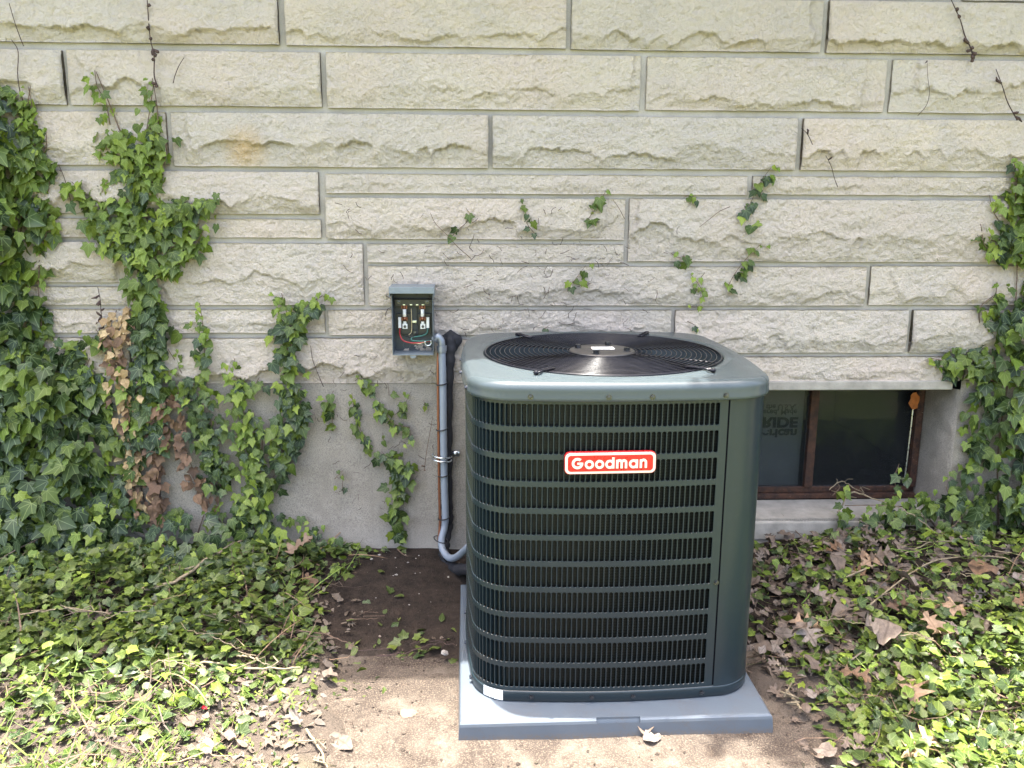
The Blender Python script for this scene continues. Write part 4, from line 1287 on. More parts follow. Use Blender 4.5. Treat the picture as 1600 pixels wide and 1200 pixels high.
class Mass:
    """joins many leaves into one mesh"""
    def __init__(s): s.items = []
    def add(s, kind, i, pos, rot, scale, mat=0): s.items.append((kind, i, pos, rot, scale, mat))
    def build(s, name, mats, parent=None, origin=(0, 0, 0)):
        vs_, fs_, us_, rn, mi = [], [], [], [], []
        n = 0
        r = np.random.default_rng(len(s.items))
        for kind, i, pos, rot, sc, m_ in s.items:
            v, f, uv = T[kind][i]
            vs_.append((v * sc) @ rot.T + (np.asarray(pos) - np.asarray(origin)))
            fs_.append(np.array(f) + n); us_.append(uv)
            rn.append(np.full(len(v), r.random())); mi.append(np.full(len(f), m_))
            n += len(v)
        V = np.concatenate(vs_); Fc = np.concatenate(fs_); U = np.concatenate(us_)
        me = bpy.data.meshes.new(name)
        me.vertices.add(len(V)); me.vertices.foreach_set('co', V.ravel())
        me.loops.add(len(Fc) * 3); me.loops.foreach_set('vertex_index', Fc.ravel())
        me.polygons.add(len(Fc)); me.polygons.foreach_set('loop_start', np.arange(0, len(Fc) * 3, 3))
        me.polygons.foreach_set('material_index', np.concatenate(mi).astype(int))
        me.polygons.foreach_set('use_smooth', [True] * len(Fc))
        uvl = me.uv_layers.new(name='UVMap'); uvl.data.foreach_set('uv', U[Fc.ravel()].ravel())
        a = me.attributes.new('rnd', 'FLOAT', 'POINT'); a.data.foreach_set('value', np.concatenate(rn))
        me.update(); me.validate()
        o = obj(name, me, [M[k] for k in mats], parent)
        o['kind'] = 'stuff'
        return o

def in_poly(p, poly):
    x, y = p; c = False; n = len(poly)
    for i in range(n):
        x1, y1 = poly[i]; x2, y2 = poly[(i+1) % n]
        if (y1 > y) != (y2 > y) and x < (x2-x1)*(y-y1)/(y2-y1) + x1: c = not c
    return c

R_ = np.random.default_rng(42)
def wall_leaf(u, z, depth, size, kind, mat, parent_loc, down=None, spread=0.55):
    """pose for a leaf on the wall; returns 4x4 relative to the plant's base"""
    ang = R_.normal(0, .55) if down is None else down + R_.normal(0, .3)
    tip = np.array([math.sin(ang), -0.25 + R_.normal(0, .15), -math.cos(ang)])
    nrm = np.array([R_.normal(0, spread * .7), -1.0, 0.45 + R_.normal(0, spread * .7)])
    rot = frame(tip, nrm)
    return np.array([u, YW - depth, z]), rot, size

def place_leaf(parent, kind, i, matkey, pos, rot, size):
    o = bpy.data.objects.new('leaf', leaf_me(kind, i, matkey))
    link(o, parent)
    m = np.eye(4); m[:3, :3] = rot * size; m[:3, 3] = np.asarray(pos) - np.array(parent.location)
    o.matrix_local = Matrix(m.tolist())
    return o

def pick_ivy(yfrac, young=0.2, dark=0.35):
    q = R_.random()
    if q < young: return ('young' if R_.random() < .6 else 'ivy'), 'ivy_young'
    if q < young + dark: return ('heart' if R_.random() < .25 else 'ivy'), 'ivy_dark'
    return ('heart' if R_.random() < .2 else 'ivy'), 'ivy'

def stem_pts(pts, depth=0.02):
    return [on_wall(a, b, YW - depth - 0.006 * R_.random()) for a, b in pts]

PLANTS = []
def strand(name, label, lines, every=9.0, size=(.028, .045), width=7, young=.3, dark=.3, cat='ivy', group=None, stem='stem', mats=None, depth=(0.015, 0.06), sr=0.0022, tipyoung=True):
    base = max((p for l in lines for p in l), key=lambda p: p[1])
    t = thing(name, label, cat, on_wall(base[0], base[1], YW), 0, group)
    mb = MB()
    for l in lines:
        pts = [Vector(p) - t.location for p in smooth_path(stem_pts(l), 5)]
        mb.tube(pts, [sr * (1.0 - .5 * k / len(pts)) for k in range(len(pts))], 5)
    mb.build('stem', M[stem], t, True)
    for l in lines:
        # leaves at regular nodes along the stem
        P_ = [Vector((a, b)) for a, b in l]
        tot = sum((P_[k+1] - P_[k]).length for k in range(len(P_) - 1))
        nl = max(2, int(tot / every * (1.45 if width > 6 else 1.15)))
        for k in range(nl):
            s_ = tot * (k + R_.random()) / nl
            acc = 0; pp = P_[-1]
            for j in range(len(P_) - 1):
                d = (P_[j+1] - P_[j]).length
                if acc + d >= s_:
                    pp = P_[j].lerp(P_[j+1], (s_ - acc) / d); break
                acc += d
            pp = pp + Vector((R_.normal(0, width), R_.normal(0, 4)))
            w = on_wall(pp.x, pp.y)
            top = (pp.y - min(p[1] for p in l)) / max(20, max(p[1] for p in l) - min(p[1] for p in l))
            yy = young + (.5 if tipyoung and top < .2 else 0)
            if mats: kind, mk = mats[int(R_.integers(len(mats)))]
            else: kind, mk = pick_ivy(top, yy, dark * (0 if top < .15 else 1))
            sz = R_.uniform(*size) * (0.62 if (tipyoung and top < .12) else 1)
            pos, rot, sz = wall_leaf(w.x, w.z, R_.uniform(*depth), sz, kind, mk, t.location)
            place_leaf(t, kind, int(R_.integers(len(T[kind]))), mk, pos, rot, sz)
    return t

def mass(name, label, poly, lines, count, deep, size, young, dark, rest=0, rest_poly=None, group=None, stems=True, shade=None):
    base = max((p for l in lines for p in l), key=lambda p: p[1])
    t = thing(name, label, 'ivy', on_wall(base[0], base[1], YW), 0, group)
    mb = MB()
    for l in lines:
        pts = [Vector(p) - t.location for p in smooth_path(stem_pts(l, .02), 5)]
        mb.tube(pts, [0.0035 * (1 - .6 * k / len(pts)) for k in range(len(pts))], 5)
    mb.build('stem', M['stem'], t, True)
    xs = [p[0] for p in poly]; ys = [p[1] for p in poly]
    ma = Mass()
    made = []
    while len(made) < count + rest:
        p = (R_.uniform(min(xs), max(xs)), R_.uniform(min(ys), max(ys)))
        if not in_poly(p, poly): continue
        # depth of the cover grows away from the outline
        dmin = min(math.hypot(p[0] - (a[0] + (b[0]-a[0])*q), p[1] - (a[1] + (b[1]-a[1])*q)) for a, b in zip(poly, poly[1:] + poly[:1]) for q in (0, .25, .5, .75))
        k = min(1, dmin / 60)
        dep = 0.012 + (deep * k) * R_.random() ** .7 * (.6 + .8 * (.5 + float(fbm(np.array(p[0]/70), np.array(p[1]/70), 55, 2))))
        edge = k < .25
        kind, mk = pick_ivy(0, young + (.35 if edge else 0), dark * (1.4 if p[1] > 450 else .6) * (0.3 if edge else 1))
        sz = R_.uniform(*size) * (.75 if edge else 1) * (.7 if kind == 'young' else 1)
        w = on_wall(p[0], p[1])
        pos, rot, sz = wall_leaf(w.x, w.z, dep, sz, kind, mk, t.location)
        made.append((dep - (1 if not (0 < p[0] < 1600) else 0), kind, mk, pos, rot, sz))
    made.sort(key=lambda q: q[0])
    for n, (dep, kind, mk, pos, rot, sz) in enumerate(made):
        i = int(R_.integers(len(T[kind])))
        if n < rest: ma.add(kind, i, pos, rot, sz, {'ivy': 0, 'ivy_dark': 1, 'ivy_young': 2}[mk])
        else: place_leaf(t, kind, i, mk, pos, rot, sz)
    if rest:
        ma.build('inner_leaves', ['ivy', 'ivy_dark', 'ivy_young'], t, tuple(t.location))
    return t

# big ivy at the left edge
L_poly = [(-300, 870), (-270, 740), (-215, 690), (-225, 600), (-165, 520), (-185, 430), (-120, 360), (-140, 260), (-95, 190), (-60, 110), (0, 128), (38, 150), (58, 185), (78, 230), (92, 252), (72, 300), (98, 335), (88, 372), (72, 400), (80, 470), (84, 515), (132, 540), (156, 575), (178, 625), (186, 690), (176, 740), (188, 800), (190, 838)]
mass('ivy_plant', 'dense dark ivy covering the wall along the left edge', L_poly,
     [[(-20, 840), (10, 600), (30, 400), (40, 200), (48, 130)], [(60, 840), (80, 650), (60, 450), (80, 260)], [(130, 830), (110, 650), (140, 560)], [(-120, 840), (-100, 400), (-60, 150)]],
     300, .13, (.042, .074), .20, .36, rest=1950)
mass('ivy_plant', 'ivy heaped against the foot of the foundation left of the bare dirt', [(-60, 790), (100, 775), (175, 765), (215, 785), (250, 800), (320, 778), (360, 772), (410, 785), (440, 800), (480, 800), (540, 840), (585, 868), (560, 890), (-60, 915)],
     [[(560, 880), (450, 850), (300, 860), (120, 850), (0, 850)], [(300, 860), (320, 800)], [(120, 850), (100, 800)]], 300, .24, (.034, .058), .22, .34, rest=620)
strand('ivy_sprig', 'small pale ivy shoot rising above the dense ivy at the left edge', [[(60, 250), (52, 200), (50, 165), (44, 135)], [(60, 250), (72, 230), (72, 200)]], 6, (.022, .036), 5, .6, .0)
# branching ivy
C_poly1 = [(150, 205), (175, 195), (215, 205), (245, 175), (262, 210), (270, 258), (250, 300), (300, 288), (340, 305), (345, 330), (322, 352), (312, 390), (280, 430), (248, 420), (262, 490), (258, 560), (225, 590), (214, 520), (206, 430), (170, 375), (150, 340), (112, 315), (120, 280), (160, 300), (165, 250), (145, 225)]
mass('ivy_plant', 'branching cross-shaped ivy climbing left of the box', C_poly1,
     [[(250, 820), (238, 640), (232, 520), (226, 400), (228, 330), (224, 250), (240, 130)], [(215, 262), (190, 210), (172, 165), (150, 112)], [(212, 372), (160, 345), (128, 300)], [(232, 345), (290, 322), (345, 312)], [(240, 420), (285, 395), (310, 350)]],
     300, .045, (.032, .056), .42, .18, rest=60)
strand('ivy_strand', 'leafy upper stem and side arms of the branching ivy', [[(226, 360), (224, 300), (224, 250), (236, 200)], [(222, 290), (205, 240), (185, 205)], [(226, 300), (255, 260), (262, 215)], [(226, 400), (212, 372), (160, 345), (128, 302), (112, 284)], [(226, 400), (235, 350), (290, 322), (345, 310)], [(226, 400), (262, 425), (300, 390), (322, 352)], [(226, 400), (190, 395), (160, 375), (150, 345)]], 4.2, (.030, .050), 10, .45, .12, tipyoung=False)
strand('ivy_sprig', 'thin twin ivy shoots rising above the branching ivy', [[(172, 195), (165, 160), (152, 135), (148, 110)], [(248, 210), (245, 165), (238, 122)]], 6.5, (.022, .040), 6, .55, .05)
strand('ivy_strand', 'dark ivy trailing down the thick stem below the branching ivy', [[(252, 700), (245, 640), (240, 560), (236, 490), (232, 430)], [(238, 520), (262, 505)], [(240, 560), (222, 580)]], 2.6, (.036, .058), 11, .06, .6, tipyoung=False)
strand('ivy_strand', 'green ivy leaves mixed with the withered tan ivy', [[(200, 800), (205, 740), (215, 680), (212, 620), (185, 560)], [(215, 690), (235, 640)], [(170, 545), (150, 515)]], 4, (.030, .05), 11, .25, .3)
strand('ivy_strand', 'sparse ivy strand rising at the left of the grey foundation', [[(355, 760), (335, 690), (322, 590), (318, 520), (312, 474)]], 4.5, (.026, .042), 9, .25, .35)
strand('ivy_strand', 'leafy low ivy strand left of centre on the foundation', [[(345, 760), (330, 700), (310, 640), (280, 575), (262, 545)], [(340, 740), (330, 690), (318, 650)]], 3.6, (.026, .044), 12, .1, .5)
strand('ivy_strand', 'bright ivy strand on the foundation with pale shoots at its top', [[(400, 800), (392, 720), (382, 650), (370, 590), (366, 560)], [(398, 740), (410, 690), (395, 640)], [(372, 610), (395, 605), (405, 590)]], 3.6, (.028, .046), 11, .4, .15)
strand('ivy_strand', 'dark glossy ivy strand reaching up to the limestone left of the box', [[(405, 780), (440, 720), (458, 640), (455, 570), (452, 510), (440, 458)], [(456, 520), (478, 480), (504, 462)], [(455, 690), (470, 640), (462, 600)]], 3.0, (.032, .052), 11, .12, .55)
strand('withered_ivy', 'withered tan ivy hanging beside the branching ivy', [[(228, 795), (212, 720), (205, 640), (190, 560), (198, 480)], [(190, 560), (170, 520), (182, 485)], [(215, 640), (210, 600)]], 3.6, (.026, .042), 9, mats=[('crumple', 'tan'), ('crumple', 'tan'), ('young', 'tan'), ('crumple', 'brown')], stem='stem_dark', tipyoung=False)
strand('withered_ivy', 'thick brown withered ivy stem under the branching ivy', [[(248, 810), (250, 740), (246, 690), (262, 620)]], 3.8, (.034, .055), 6, mats=[('crumple', 'brown'), ('crumple', 'brown'), ('ivy', 'brown')], stem='stem_dark', tipyoung=False, sr=.004)
strand('withered_ivy', 'slanting brown withered ivy on the grey foundation', [[(325, 785), (300, 730), (285, 680), (275, 625)]], 5, (.03, .045), 6, mats=[('crumple', 'brown'), ('ivy', 'brown')], stem='stem', tipyoung=False)
strand('withered_ivy', 'short brown withered ivy scrap near the foot of the foundation', [[(345, 778), (335, 755), (325, 735)]], 7, (.025, .035), 4, mats=[('crumple', 'brown')], stem='stem_dark', tipyoung=False)
# sprigs on the foundation
G1 = 'small ivy sprigs on the grey foundation'
def sprig(label, lines, every=7, size=(.022, .036), width=4, young=.15, dark=.35, group=None, **k):
    return strand('ivy_sprig', label, lines, every, size, width, young, dark, group=group, sr=.0013, depth=(.012, .03), **k)
sprig('little drooping ivy sprig at the left of the sprigs below the limestone', [[(520, 662), (516, 640), (508, 618)], [(512, 625), (522, 610)]], 7, (.03, .045), group=G1)
sprig('slanting chain of ivy leaves from the limestone edge down the foundation', [[(580, 702), (565, 675), (555, 650), (550, 615)]], 5, (.026, .04), group=G1)
sprig('long curved ivy chain under the middle of the foundation sprigs', [[(640, 668), (612, 660), (592, 632), (575, 605), (560, 578)], [(600, 655), (590, 640)]], 5.5, (.024, .038), group=G1)
sprig('forked ivy sprig nearest the conduit below the limestone edge', [[(618, 648), (632, 632), (642, 612)], [(608, 618), (606, 598)]], 6, (.024, .038), group=G1)
sprig('two-leaf ivy sprig low on the bare foundation', [[(535, 765), (536, 740)], [(523, 748), (536, 735)]], 10, (.024, .034), group=G1)
sprig('single ivy leaf pair between the foundation sprigs', [[(600, 690), (598, 676)], [(640, 680), (641, 672)]], 9, (.022, .03), group=G1)
sprig('upright leafy ivy strand near the conduit foot', [[(628, 842), (618, 800), (625, 760), (622, 715), (622, 698)], [(610, 720), (596, 705)], [(630, 745), (640, 720)]], 3.4, (.028, .046), 7, .1, .35, group=G1)
sprig('tiny ivy shoot beside the copper pipe', [[(665, 640), (662, 625)]], 7, (.018, .026), group=G1)
# sprigs on the limestone
G2 = 'small ivy sprigs on the limestone'
sprig('lone two-leaf ivy sprig above and right of the open box', [[(703, 372), (715, 360), (735, 340), (728, 325)]], 16, (.026, .036), 4, group=G2)
sprig('hanging ivy sprig left of the forked one above the fan', [[(838, 368), (824, 350), (818, 330), (817, 310)]], 9, (.022, .034), 4, group=G2)
sprig('large-leafed forked ivy sprig above the fan', [[(915, 347), (928, 330), (940, 310), (948, 296)]], 9, (.03, .044), 4, group=G2)
sprig('short ivy sprig of four leaves just above the fan', [[(888, 450), (900, 435), (915, 415)]], 7, (.024, .034), 4, group=G2)
sprig('single ivy leaf right behind the fan cap', [[(850, 514), (860, 507)]], 6, (.022, .03), 2, group=G2)
sprig('pair of small ivy leaves on a mortar joint', [[(1068, 308), (1078, 306), (1090, 309)]], 6, (.02, .03), 2, group=G2)
sprig('tall ivy sprig with big dark leaves reaching the strip course', [[(1155, 338), (1172, 318), (1185, 290), (1200, 268), (1210, 258)]], 6.5, (.028, .044), 5, .1, .5, group=G2)
sprig('lone large dark ivy leaf on the broad stone', [[(1172, 350), (1170, 345)]], 8, (.046, .05), 1, 0, .9, group=G2)
sprig('slanting ivy sprig below the lone large leaf', [[(1136, 450), (1150, 425), (1168, 402), (1185, 385), (1194, 378)]], 6.5, (.022, .036), 5, .2, .4, group=G2)
sprig('ivy sprig of pale leaves at the left of the slanting sprig', [[(1048, 395), (1058, 402), (1070, 400)], [(1068, 398), (1072, 408)]], 6, (.024, .036), 4, .5, .1, group=G2)
sprig('drooping ivy sprig below the pale leaf sprig', [[(1102, 460), (1092, 445), (1085, 435), (1078, 428)], [(1085, 455), (1095, 450)]], 6, (.022, .034), 4, .3, .3, group=G2)
sprig('bunched ivy leaves on the joint behind the cap corner', [[(1078, 478), (1086, 480), (1094, 476)]], 4, (.026, .036), 4, .4, .2, group=G2)
sprig('lowest ivy sprig between fan cap and limestone joint', [[(1074, 502), (1084, 507), (1090, 512)]], 6, (.02, .03), 3, .4, .2, group=G2)
# right mass
R_poly = [(1590, 245), (1620, 240), (1665, 215), (1700, 290), (1680, 380), (1740, 450), (1725, 560), (1790, 640), (1800, 760), (1850, 870), (1560, 820), (1500, 800), (1478, 760), (1480, 735), (1500, 715), (1502, 640), (1505, 600), (1470, 585), (1452, 560), (1480, 540), (1530, 533), (1536, 490), (1548, 455), (1590, 448), (1600, 420), (1560, 402), (1535, 385), (1540, 360), (1560, 350), (1572, 300)]
mass('ivy_plant', 'dense ivy cascading down the wall right of the basement window', R_poly,
     [[(1560, 820), (1560, 700), (1580, 560), (1590, 400), (1585, 260)], [(1650, 820), (1660, 500), (1640, 260)], [(1560, 600), (1500, 570), (1455, 560)], [(1720, 840), (1690, 500)]],
     300, .10, (.040, .064), .18, .34, rest=950)
mass('ivy_plant', 'heap of ivy spilling over the right end of the window sill', [(1305, 772), (1325, 800), (1385, 775), (1435, 768), (1475, 742), (1525, 760), (1540, 850), (1420, 850), (1310, 858)],
     [[(1480, 850), (1440, 800), (1380, 790), (1320, 790)], [(1480, 850), (1490, 800), (1478, 760)]], 190, .20, (.038, .062), .22, .25)
strand('ivy_sprig', 'pale ivy shoots at the left edge of the right-hand ivy', [[(1590, 400), (1570, 360), (1552, 330), (1546, 305)], [(1570, 405), (1540, 385), (1532, 350)], [(1590, 300), (1586, 262), (1582, 245)]], 5, (.03, .044), 7, .45, .15)
strand('ivy_sprig', 'pale ivy tendril hanging on the limestone beside the right-hand ivy', [[(1530, 505), (1532, 480), (1555, 460)], [(1555, 470), (1558, 440)]], 6, (.03, .044), 6, .6, .1)
strand('ivy_sprig', 'ivy runner creeping over the frame of the basement window', [[(1400, 765), (1398, 745), (1405, 725)], [(1300, 775), (1312, 762), (1308, 755)]], 6, (.03, .045), 5, .4, .1)

# dead tendrils left on the stones
def tendril(label, pts, r=.0022, knots=0, mat='stem_dark', twigs=True):
    t = thing('dead_tendril', label, 'dead vine', on_wall(pts[-1][0], pts[-1][1], YW), 0, 'dead vine stems on the limestone')
    mb = MB()
    ps = smooth_path([on_wall(a + R_.normal(0, .6), b, YW - .034 - .005*R_.random()) for a, b in pts], 5)
    mb.tube([p - t.location for p in ps], [r * (.6 + .4 * k / len(ps)) for k in range(len(ps))], 5)
    for k in range(knots):
        p = ps[int(R_.integers(len(ps)))] - t.location
        d = Vector((R_.normal(0, .008), -.006, R_.normal(0, .006)))
        mb.tube([p, p + d, p + d * 1.4 + Vector((R_.normal(0, .004), 0, R_.normal(0, .004)))], [r * 1.6, r * 2.4, r * .8], 5)
    mb.build('stem', M[mat], t, True)
tendril('long knotted dead vine running up out of frame above the branching ivy', [(230, -8), (233, 35), (236, 62), (240, 88), (242, 118), (245, 134)], .0026, 9)
tendril('knotted dead vine at the top right of the wall', [(1484, -4), (1500, 30), (1508, 55), (1516, 75), (1521, 92)], .0026, 9)
tendril('dead vine with a dark knot near the right end of the second course', [(1556, 108), (1566, 135), (1575, 160), (1590, 188)], .0022, 3)
tendril('thin dead vine at the upper left corner', [(14, 5), (22, 35), (30, 55), (36, 72)], .0016)
tendril('thin dead vine just above the dense left ivy', [(18, 62), (28, 80), (27, 115), (30, 140), (36, 158)], .002)
tendril('short slanting dead twig stuck on the second course', [(287, 90), (279, 103), (274, 118), (270, 130)], .0018)
tendril('dead twig crossing the joint left of the branching ivy', [(92, 260), (100, 275), (106, 295), (112, 320)], .0016, 3)
tendril('dark dead sprig on the narrow course left of the withered ivy', [(153, 448), (156, 470), (158, 490), (162, 512)], .0018, 7)
tendril('thin dead twig on the third course at right', [(1252, 200), (1262, 210), (1270, 226)], .0016, 1)
tendril('thin dead twig under the third course at right', [(1291, 243), (1299, 260), (1304, 278), (1308, 292)], .0014, 1)
tendril('thin dead twig on the second course at right', [(1449, 95), (1449, 120), (1452, 145), (1447, 165), (1434, 181)], .0011, 1)
tendril('forked brown runner leading to the lone sprig above the box', [(672, 333), (680, 350), (702, 370), (714, 385), (736, 404)], .0014, mat='stem')
tendril('slanting brown scratch-like runner on the broad stone', [(1093, 355), (1112, 340), (1125, 330), (1140, 323)], .0013, mat='stem')
tendril('curved brown runner on the stone above the fan', [(958, 312), (968, 326), (976, 342)], .0012, mat='stem')
tendril('bent brown root trace below the window-side joint', [(486, 540), (488, 562), (497, 585), (506, 604)], .0016)
tendril('dead twig hanging down the foundation beside the conduit', [(676, 650), (672, 675), (666, 705), (663, 735)], .0014, 2, mat='stem')
# fine rootlets and scars where the creeper was pulled off
mb = MB()
def rootlet(px, py, l):
    a = R_.uniform(0, math.pi)
    pts = []
    x, y = px, py
    for k in range(4):
        pts.append(on_wall(x, y, YW - .027 - .004 * R_.random()))
        a += R_.normal(0, .5)
        x += math.cos(a) * l / 3; y += math.sin(a) * l / 3
    mb.tube(pts, R_.uniform(.0005, .0011), 4)
for k in range(85):
    rootlet(R_.normal(850, 110), R_.normal(445, 42), R_.uniform(5, 22))
for k in range(60):
    rootlet(R_.uniform(520, 980), R_.uniform(312, 520), R_.uniform(4, 14))
for k in range(50):
    rootlet(R_.uniform(490, 690), R_.uniform(555, 800), R_.uniform(5, 16))
o = mb.build('rootlets', M['stem_dark'], None, True)
tag(o, 'fine dark rootlets left by the pulled creeper on the wall', 'rootlets', kind='stuff')

# ------------------------------------------------------------------ ground cover
def gpoly(pts, z=.05): return [(on_ground(a, b, z).x, on_ground(a, b, z).y) for a, b in pts]
wall_clear = YW - .02
left_poly = [(-2.3, 1.5), (-.62, 1.5), (-.58, 1.9), (-.52, 2.25), (-.48, 2.45), (-.50, 2.72), (-.38, 2.95), (-.24, 3.03), (-2.3, 3.03)]
right_poly = [(.98, 1.5), (2.6, 1.5), (2.6, 3.03), (1.02, 3.03), (.84, 2.75), (.86, 2.3), (.90, 2.05), (.88, 1.85), (.80, 1.5)]
def dist_poly(p, poly):
    best = 9
    for a, b in zip(poly, poly[1:] + poly[:1]):
        ax, ay = a; bx_, by_ = b
        t = max(0, min(1, ((p[0]-ax)*(bx_-ax) + (p[1]-ay)*(by_-ay)) / max(1e-9, (bx_-ax)**2 + (by_-ay)**2)))
        best = min(best, math.hypot(p[0]-ax-t*(bx_-ax), p[1]-ay-t*(by_-ay)))
    return best

def ground_pose(x, y, h, tilt=.5):
    a = R_.uniform(0, 2*math.pi)
    tip = np.array([math.cos(a), math.sin(a), R_.normal(-.1, .25)])
    nrm = np.array([R_.normal(0, tilt), R_.normal(-.15, tilt), 1.0])
    return np.array([x, y, float(ground_z(x, y)) + h]), frame(tip, nrm)

def cover(name, label, poly, count, hmax, size, mats_w, kinds, thin=None):
    ma = Mass()
    keys = [k for k, w in mats_w]; ws = np.cumsum([w for k, w in mats_w]); ws = ws / ws[-1]
    xs = [p[0] for p in poly]; ys = [p[1] for p in poly]
    n = 0
    while n < count:
        p = (R_.uniform(min(xs), max(xs)), R_.uniform(min(ys), max(ys)))
        if not in_poly(p, poly): continue
        if thin is not None and R_.random() > thin(*p): continue
        d = dist_poly(p, poly)
        k = min(1, d / .25)
        clump = 0.55 + 0.9 * float(fbm(np.array(p[0]*4.0), np.array(p[1]*4.0), 77, 2) + .5)
        low = 1.0 if p[0] > 0 else .3 + .7 * float(sstep(2.0, 2.45, p[1]))
        h = .006 + hmax * k * clump * low * R_.random()**.8
        m_ = int(np.searchsorted(ws, R_.random()))
        kind = kinds[int(R_.integers(len(kinds)))]
        pos, rot = ground_pose(p[0], p[1], h)
        ma.add(kind, int(R_.integers(len(T[kind]))), pos, rot, R_.uniform(*size) * (1 if kind != 'grass' else 1.6), m_)
        n += 1
    o = ma.build(name, keys)
    return tag(o, label, 'ground cover', kind='stuff')

# front-left is trampled litter with few leaves, the bank by the wall is thick
def thin_left(x, y):
    a = float(sstep(1.95, 2.40, y)) * .78 + .22
    b = float(sstep(-.45, -.95, x))
    return min(1, a * (.45 + .55 * b) * (1.0 if y > 2.3 else .9))
cover('ground_ivy', 'low tangled ivy and weeds covering the soil left of the slab', left_poly, 8200, .085, (.016, .042), [('cover', .52), ('ivy', .26), ('ivy_dark', .12), ('ivy_young', .10)], ['ivy', 'ivy', 'heart', 'ovate', 'young'], thin_left)
def thin_right(x, y):
    a = .35 + .65 * float(sstep(2.75, 2.2, y))
    if x < 1.15: a *= .22 + .6 * float(sstep(.85, 1.15, x))
    return a
cover('ground_ivy', 'low bright ivy and weeds covering the soil right of the pad', right_poly, 7400, .075, (.016, .042), [('cover', .46), ('ivy', .24), ('ivy_dark', .06), ('ivy_young', .24)], ['ivy', 'ivy', 'heart', 'ovate', 'young'], thin_right)
def litter(name, label, poly, count, size, hmax, kinds, mat, thin=None):
    ma = Mass()
    xs = [p[0] for p in poly]; ys = [p[1] for p in poly]
    n = 0
    while n < count:
        p = (R_.uniform(min(xs), max(xs)), R_.uniform(min(ys), max(ys)))
        if not in_poly(p, poly): continue
        if thin is not None and R_.random() > thin(*p): continue
        kind = kinds[int(R_.integers(len(kinds)))]
        pos, rot = ground_pose(p[0], p[1], .004 + hmax * R_.random()**1.5, .35)
        ma.add(kind, int(R_.integers(len(T[kind]))), pos, rot, R_.uniform(*size), 0)
        n += 1
    o = ma.build(name, [mat]); return tag(o, label, 'leaf litter', kind='stuff')
cover('weeds', 'tiny bright weed leaves and clippings on the sunlit soil left of the slab', [(-1.9, 1.5), (-.42, 1.5), (-.46, 2.3), (-.7, 2.5), (-1.9, 2.5)], 3400, .025, (.006, .018), [('ivy_young', .55), ('cover', .35), ('litter_pale', .10)], ['ovate', 'ovate', 'young'])
cover('weeds', 'tiny bright weed leaves on the sunlit soil right of the pad', [(.95, 1.5), (2.4, 1.5), (2.4, 2.4), (1.3, 2.4), (.95, 2.0)], 4200, .05, (.008, .024), [('ivy_young', .65), ('cover', .30), ('litter_pale', .05)], ['ovate', 'ovate', 'young'])
litter('leaf_litter', 'dry brown leaf crumbs strewn over the soil left of the slab', [(-1.9, 1.5), (-.36, 1.5), (-.40, 2.25), (-.36, 2.7), (-.9, 2.75), (-1.9, 2.5)], 1100, (.010, .036), .012, ['ovate', 'young', 'ovate', 'straw', 'oak'], 'litter_pale',
       lambda x, y: .25 + .75 * float(sstep(-1.2, -.6, x)))
litter('leaf_litter', 'dry grey-brown leaves heaped on the soil right of the pad', [(.80, 1.6), (2.5, 1.6), (2.5, 3.0), (.84, 3.0)], 800, (.022, .062), .040, ['crumple', 'crumple', 'oak'], 'litter',
       lambda x, y: .06 + .94 * float(sstep(2.1, 2.5, y)) * float(sstep(2.3, 1.3, x)) + .25 * float(sstep(1.2, .9, x)))
litter('leaf_scraps', 'torn ivy scraps scattered on the bare dirt by the pad', [(-.55, 2.1), (-.08, 2.2), (-.08, 2.6), (-.2, 2.9), (-.5, 2.8)], 120, (.018, .042), .006, ['ivy', 'ovate', 'crumple', 'young'], 'cover',
       lambda x, y: .1 + .9 * float(sstep(2.62, 2.45, y)))
gma = Mass()
for k in range(1500):
    for _ in range(50):
        if k % 3: p = (R_.uniform(-1.7, -.45), R_.uniform(1.5, 2.15))
        else: p = (R_.uniform(.95, 2.2), R_.uniform(1.5, 2.1))
        if fbm(np.array(p[0]*5.), np.array(p[1]*5.), 88, 2) > -.05: break
    a = R_.uniform(0, 2*math.pi)
    tip = np.array([math.cos(a)*.7, math.sin(a)*.7, R_.uniform(.3, 1.2)])
    rot = frame(tip, np.array([-math.cos(a), -math.sin(a), .8]))
    gma.add('grass', int(R_.integers(5)), np.array([p[0], p[1], float(ground_z(*p)) - .002]), rot, R_.uniform(.03, .075), 0)
tag(gma.build('grass', ['grass']), 'short bright grass blades between the weeds', 'grass', kind='stuff')

def straw(label, poly, count, mats):
    ma = Mass()
    xs = [p[0] for p in poly]; ys = [p[1] for p in poly]
    n = 0
    while n < count:
        p = (R_.uniform(min(xs), max(xs)), R_.uniform(min(ys), max(ys)))
        if not in_poly(p, poly): continue
        a = R_.uniform(0, 2*math.pi)
        tip = np.array([math.cos(a), math.sin(a), R_.normal(.05, .15)])
        rot = frame(tip, np.array([R_.normal(0, .4), R_.normal(0, .4), 1]))
        ma.add('straw', int(R_.integers(8)), np.array([p[0], p[1], float(ground_z(*p)) + .006 + R_.uniform(0, .05) * min(1, dist_poly(p, poly) / .2)]), rot, R_.uniform(.04, .20), int(R_.integers(len(mats))))
        n += 1
    return tag(ma.build('straw', mats), label, 'dry stalks', kind='stuff')
straw('thin dry stalks tangled in the ground ivy left of the slab', left_poly, 1900, ['litter', 'stem', 'oak', 'grass'])
straw('thin dry stalks tangled in the ground ivy right of the pad', right_poly, 1300, ['litter', 'stem', 'oak', 'grass'])

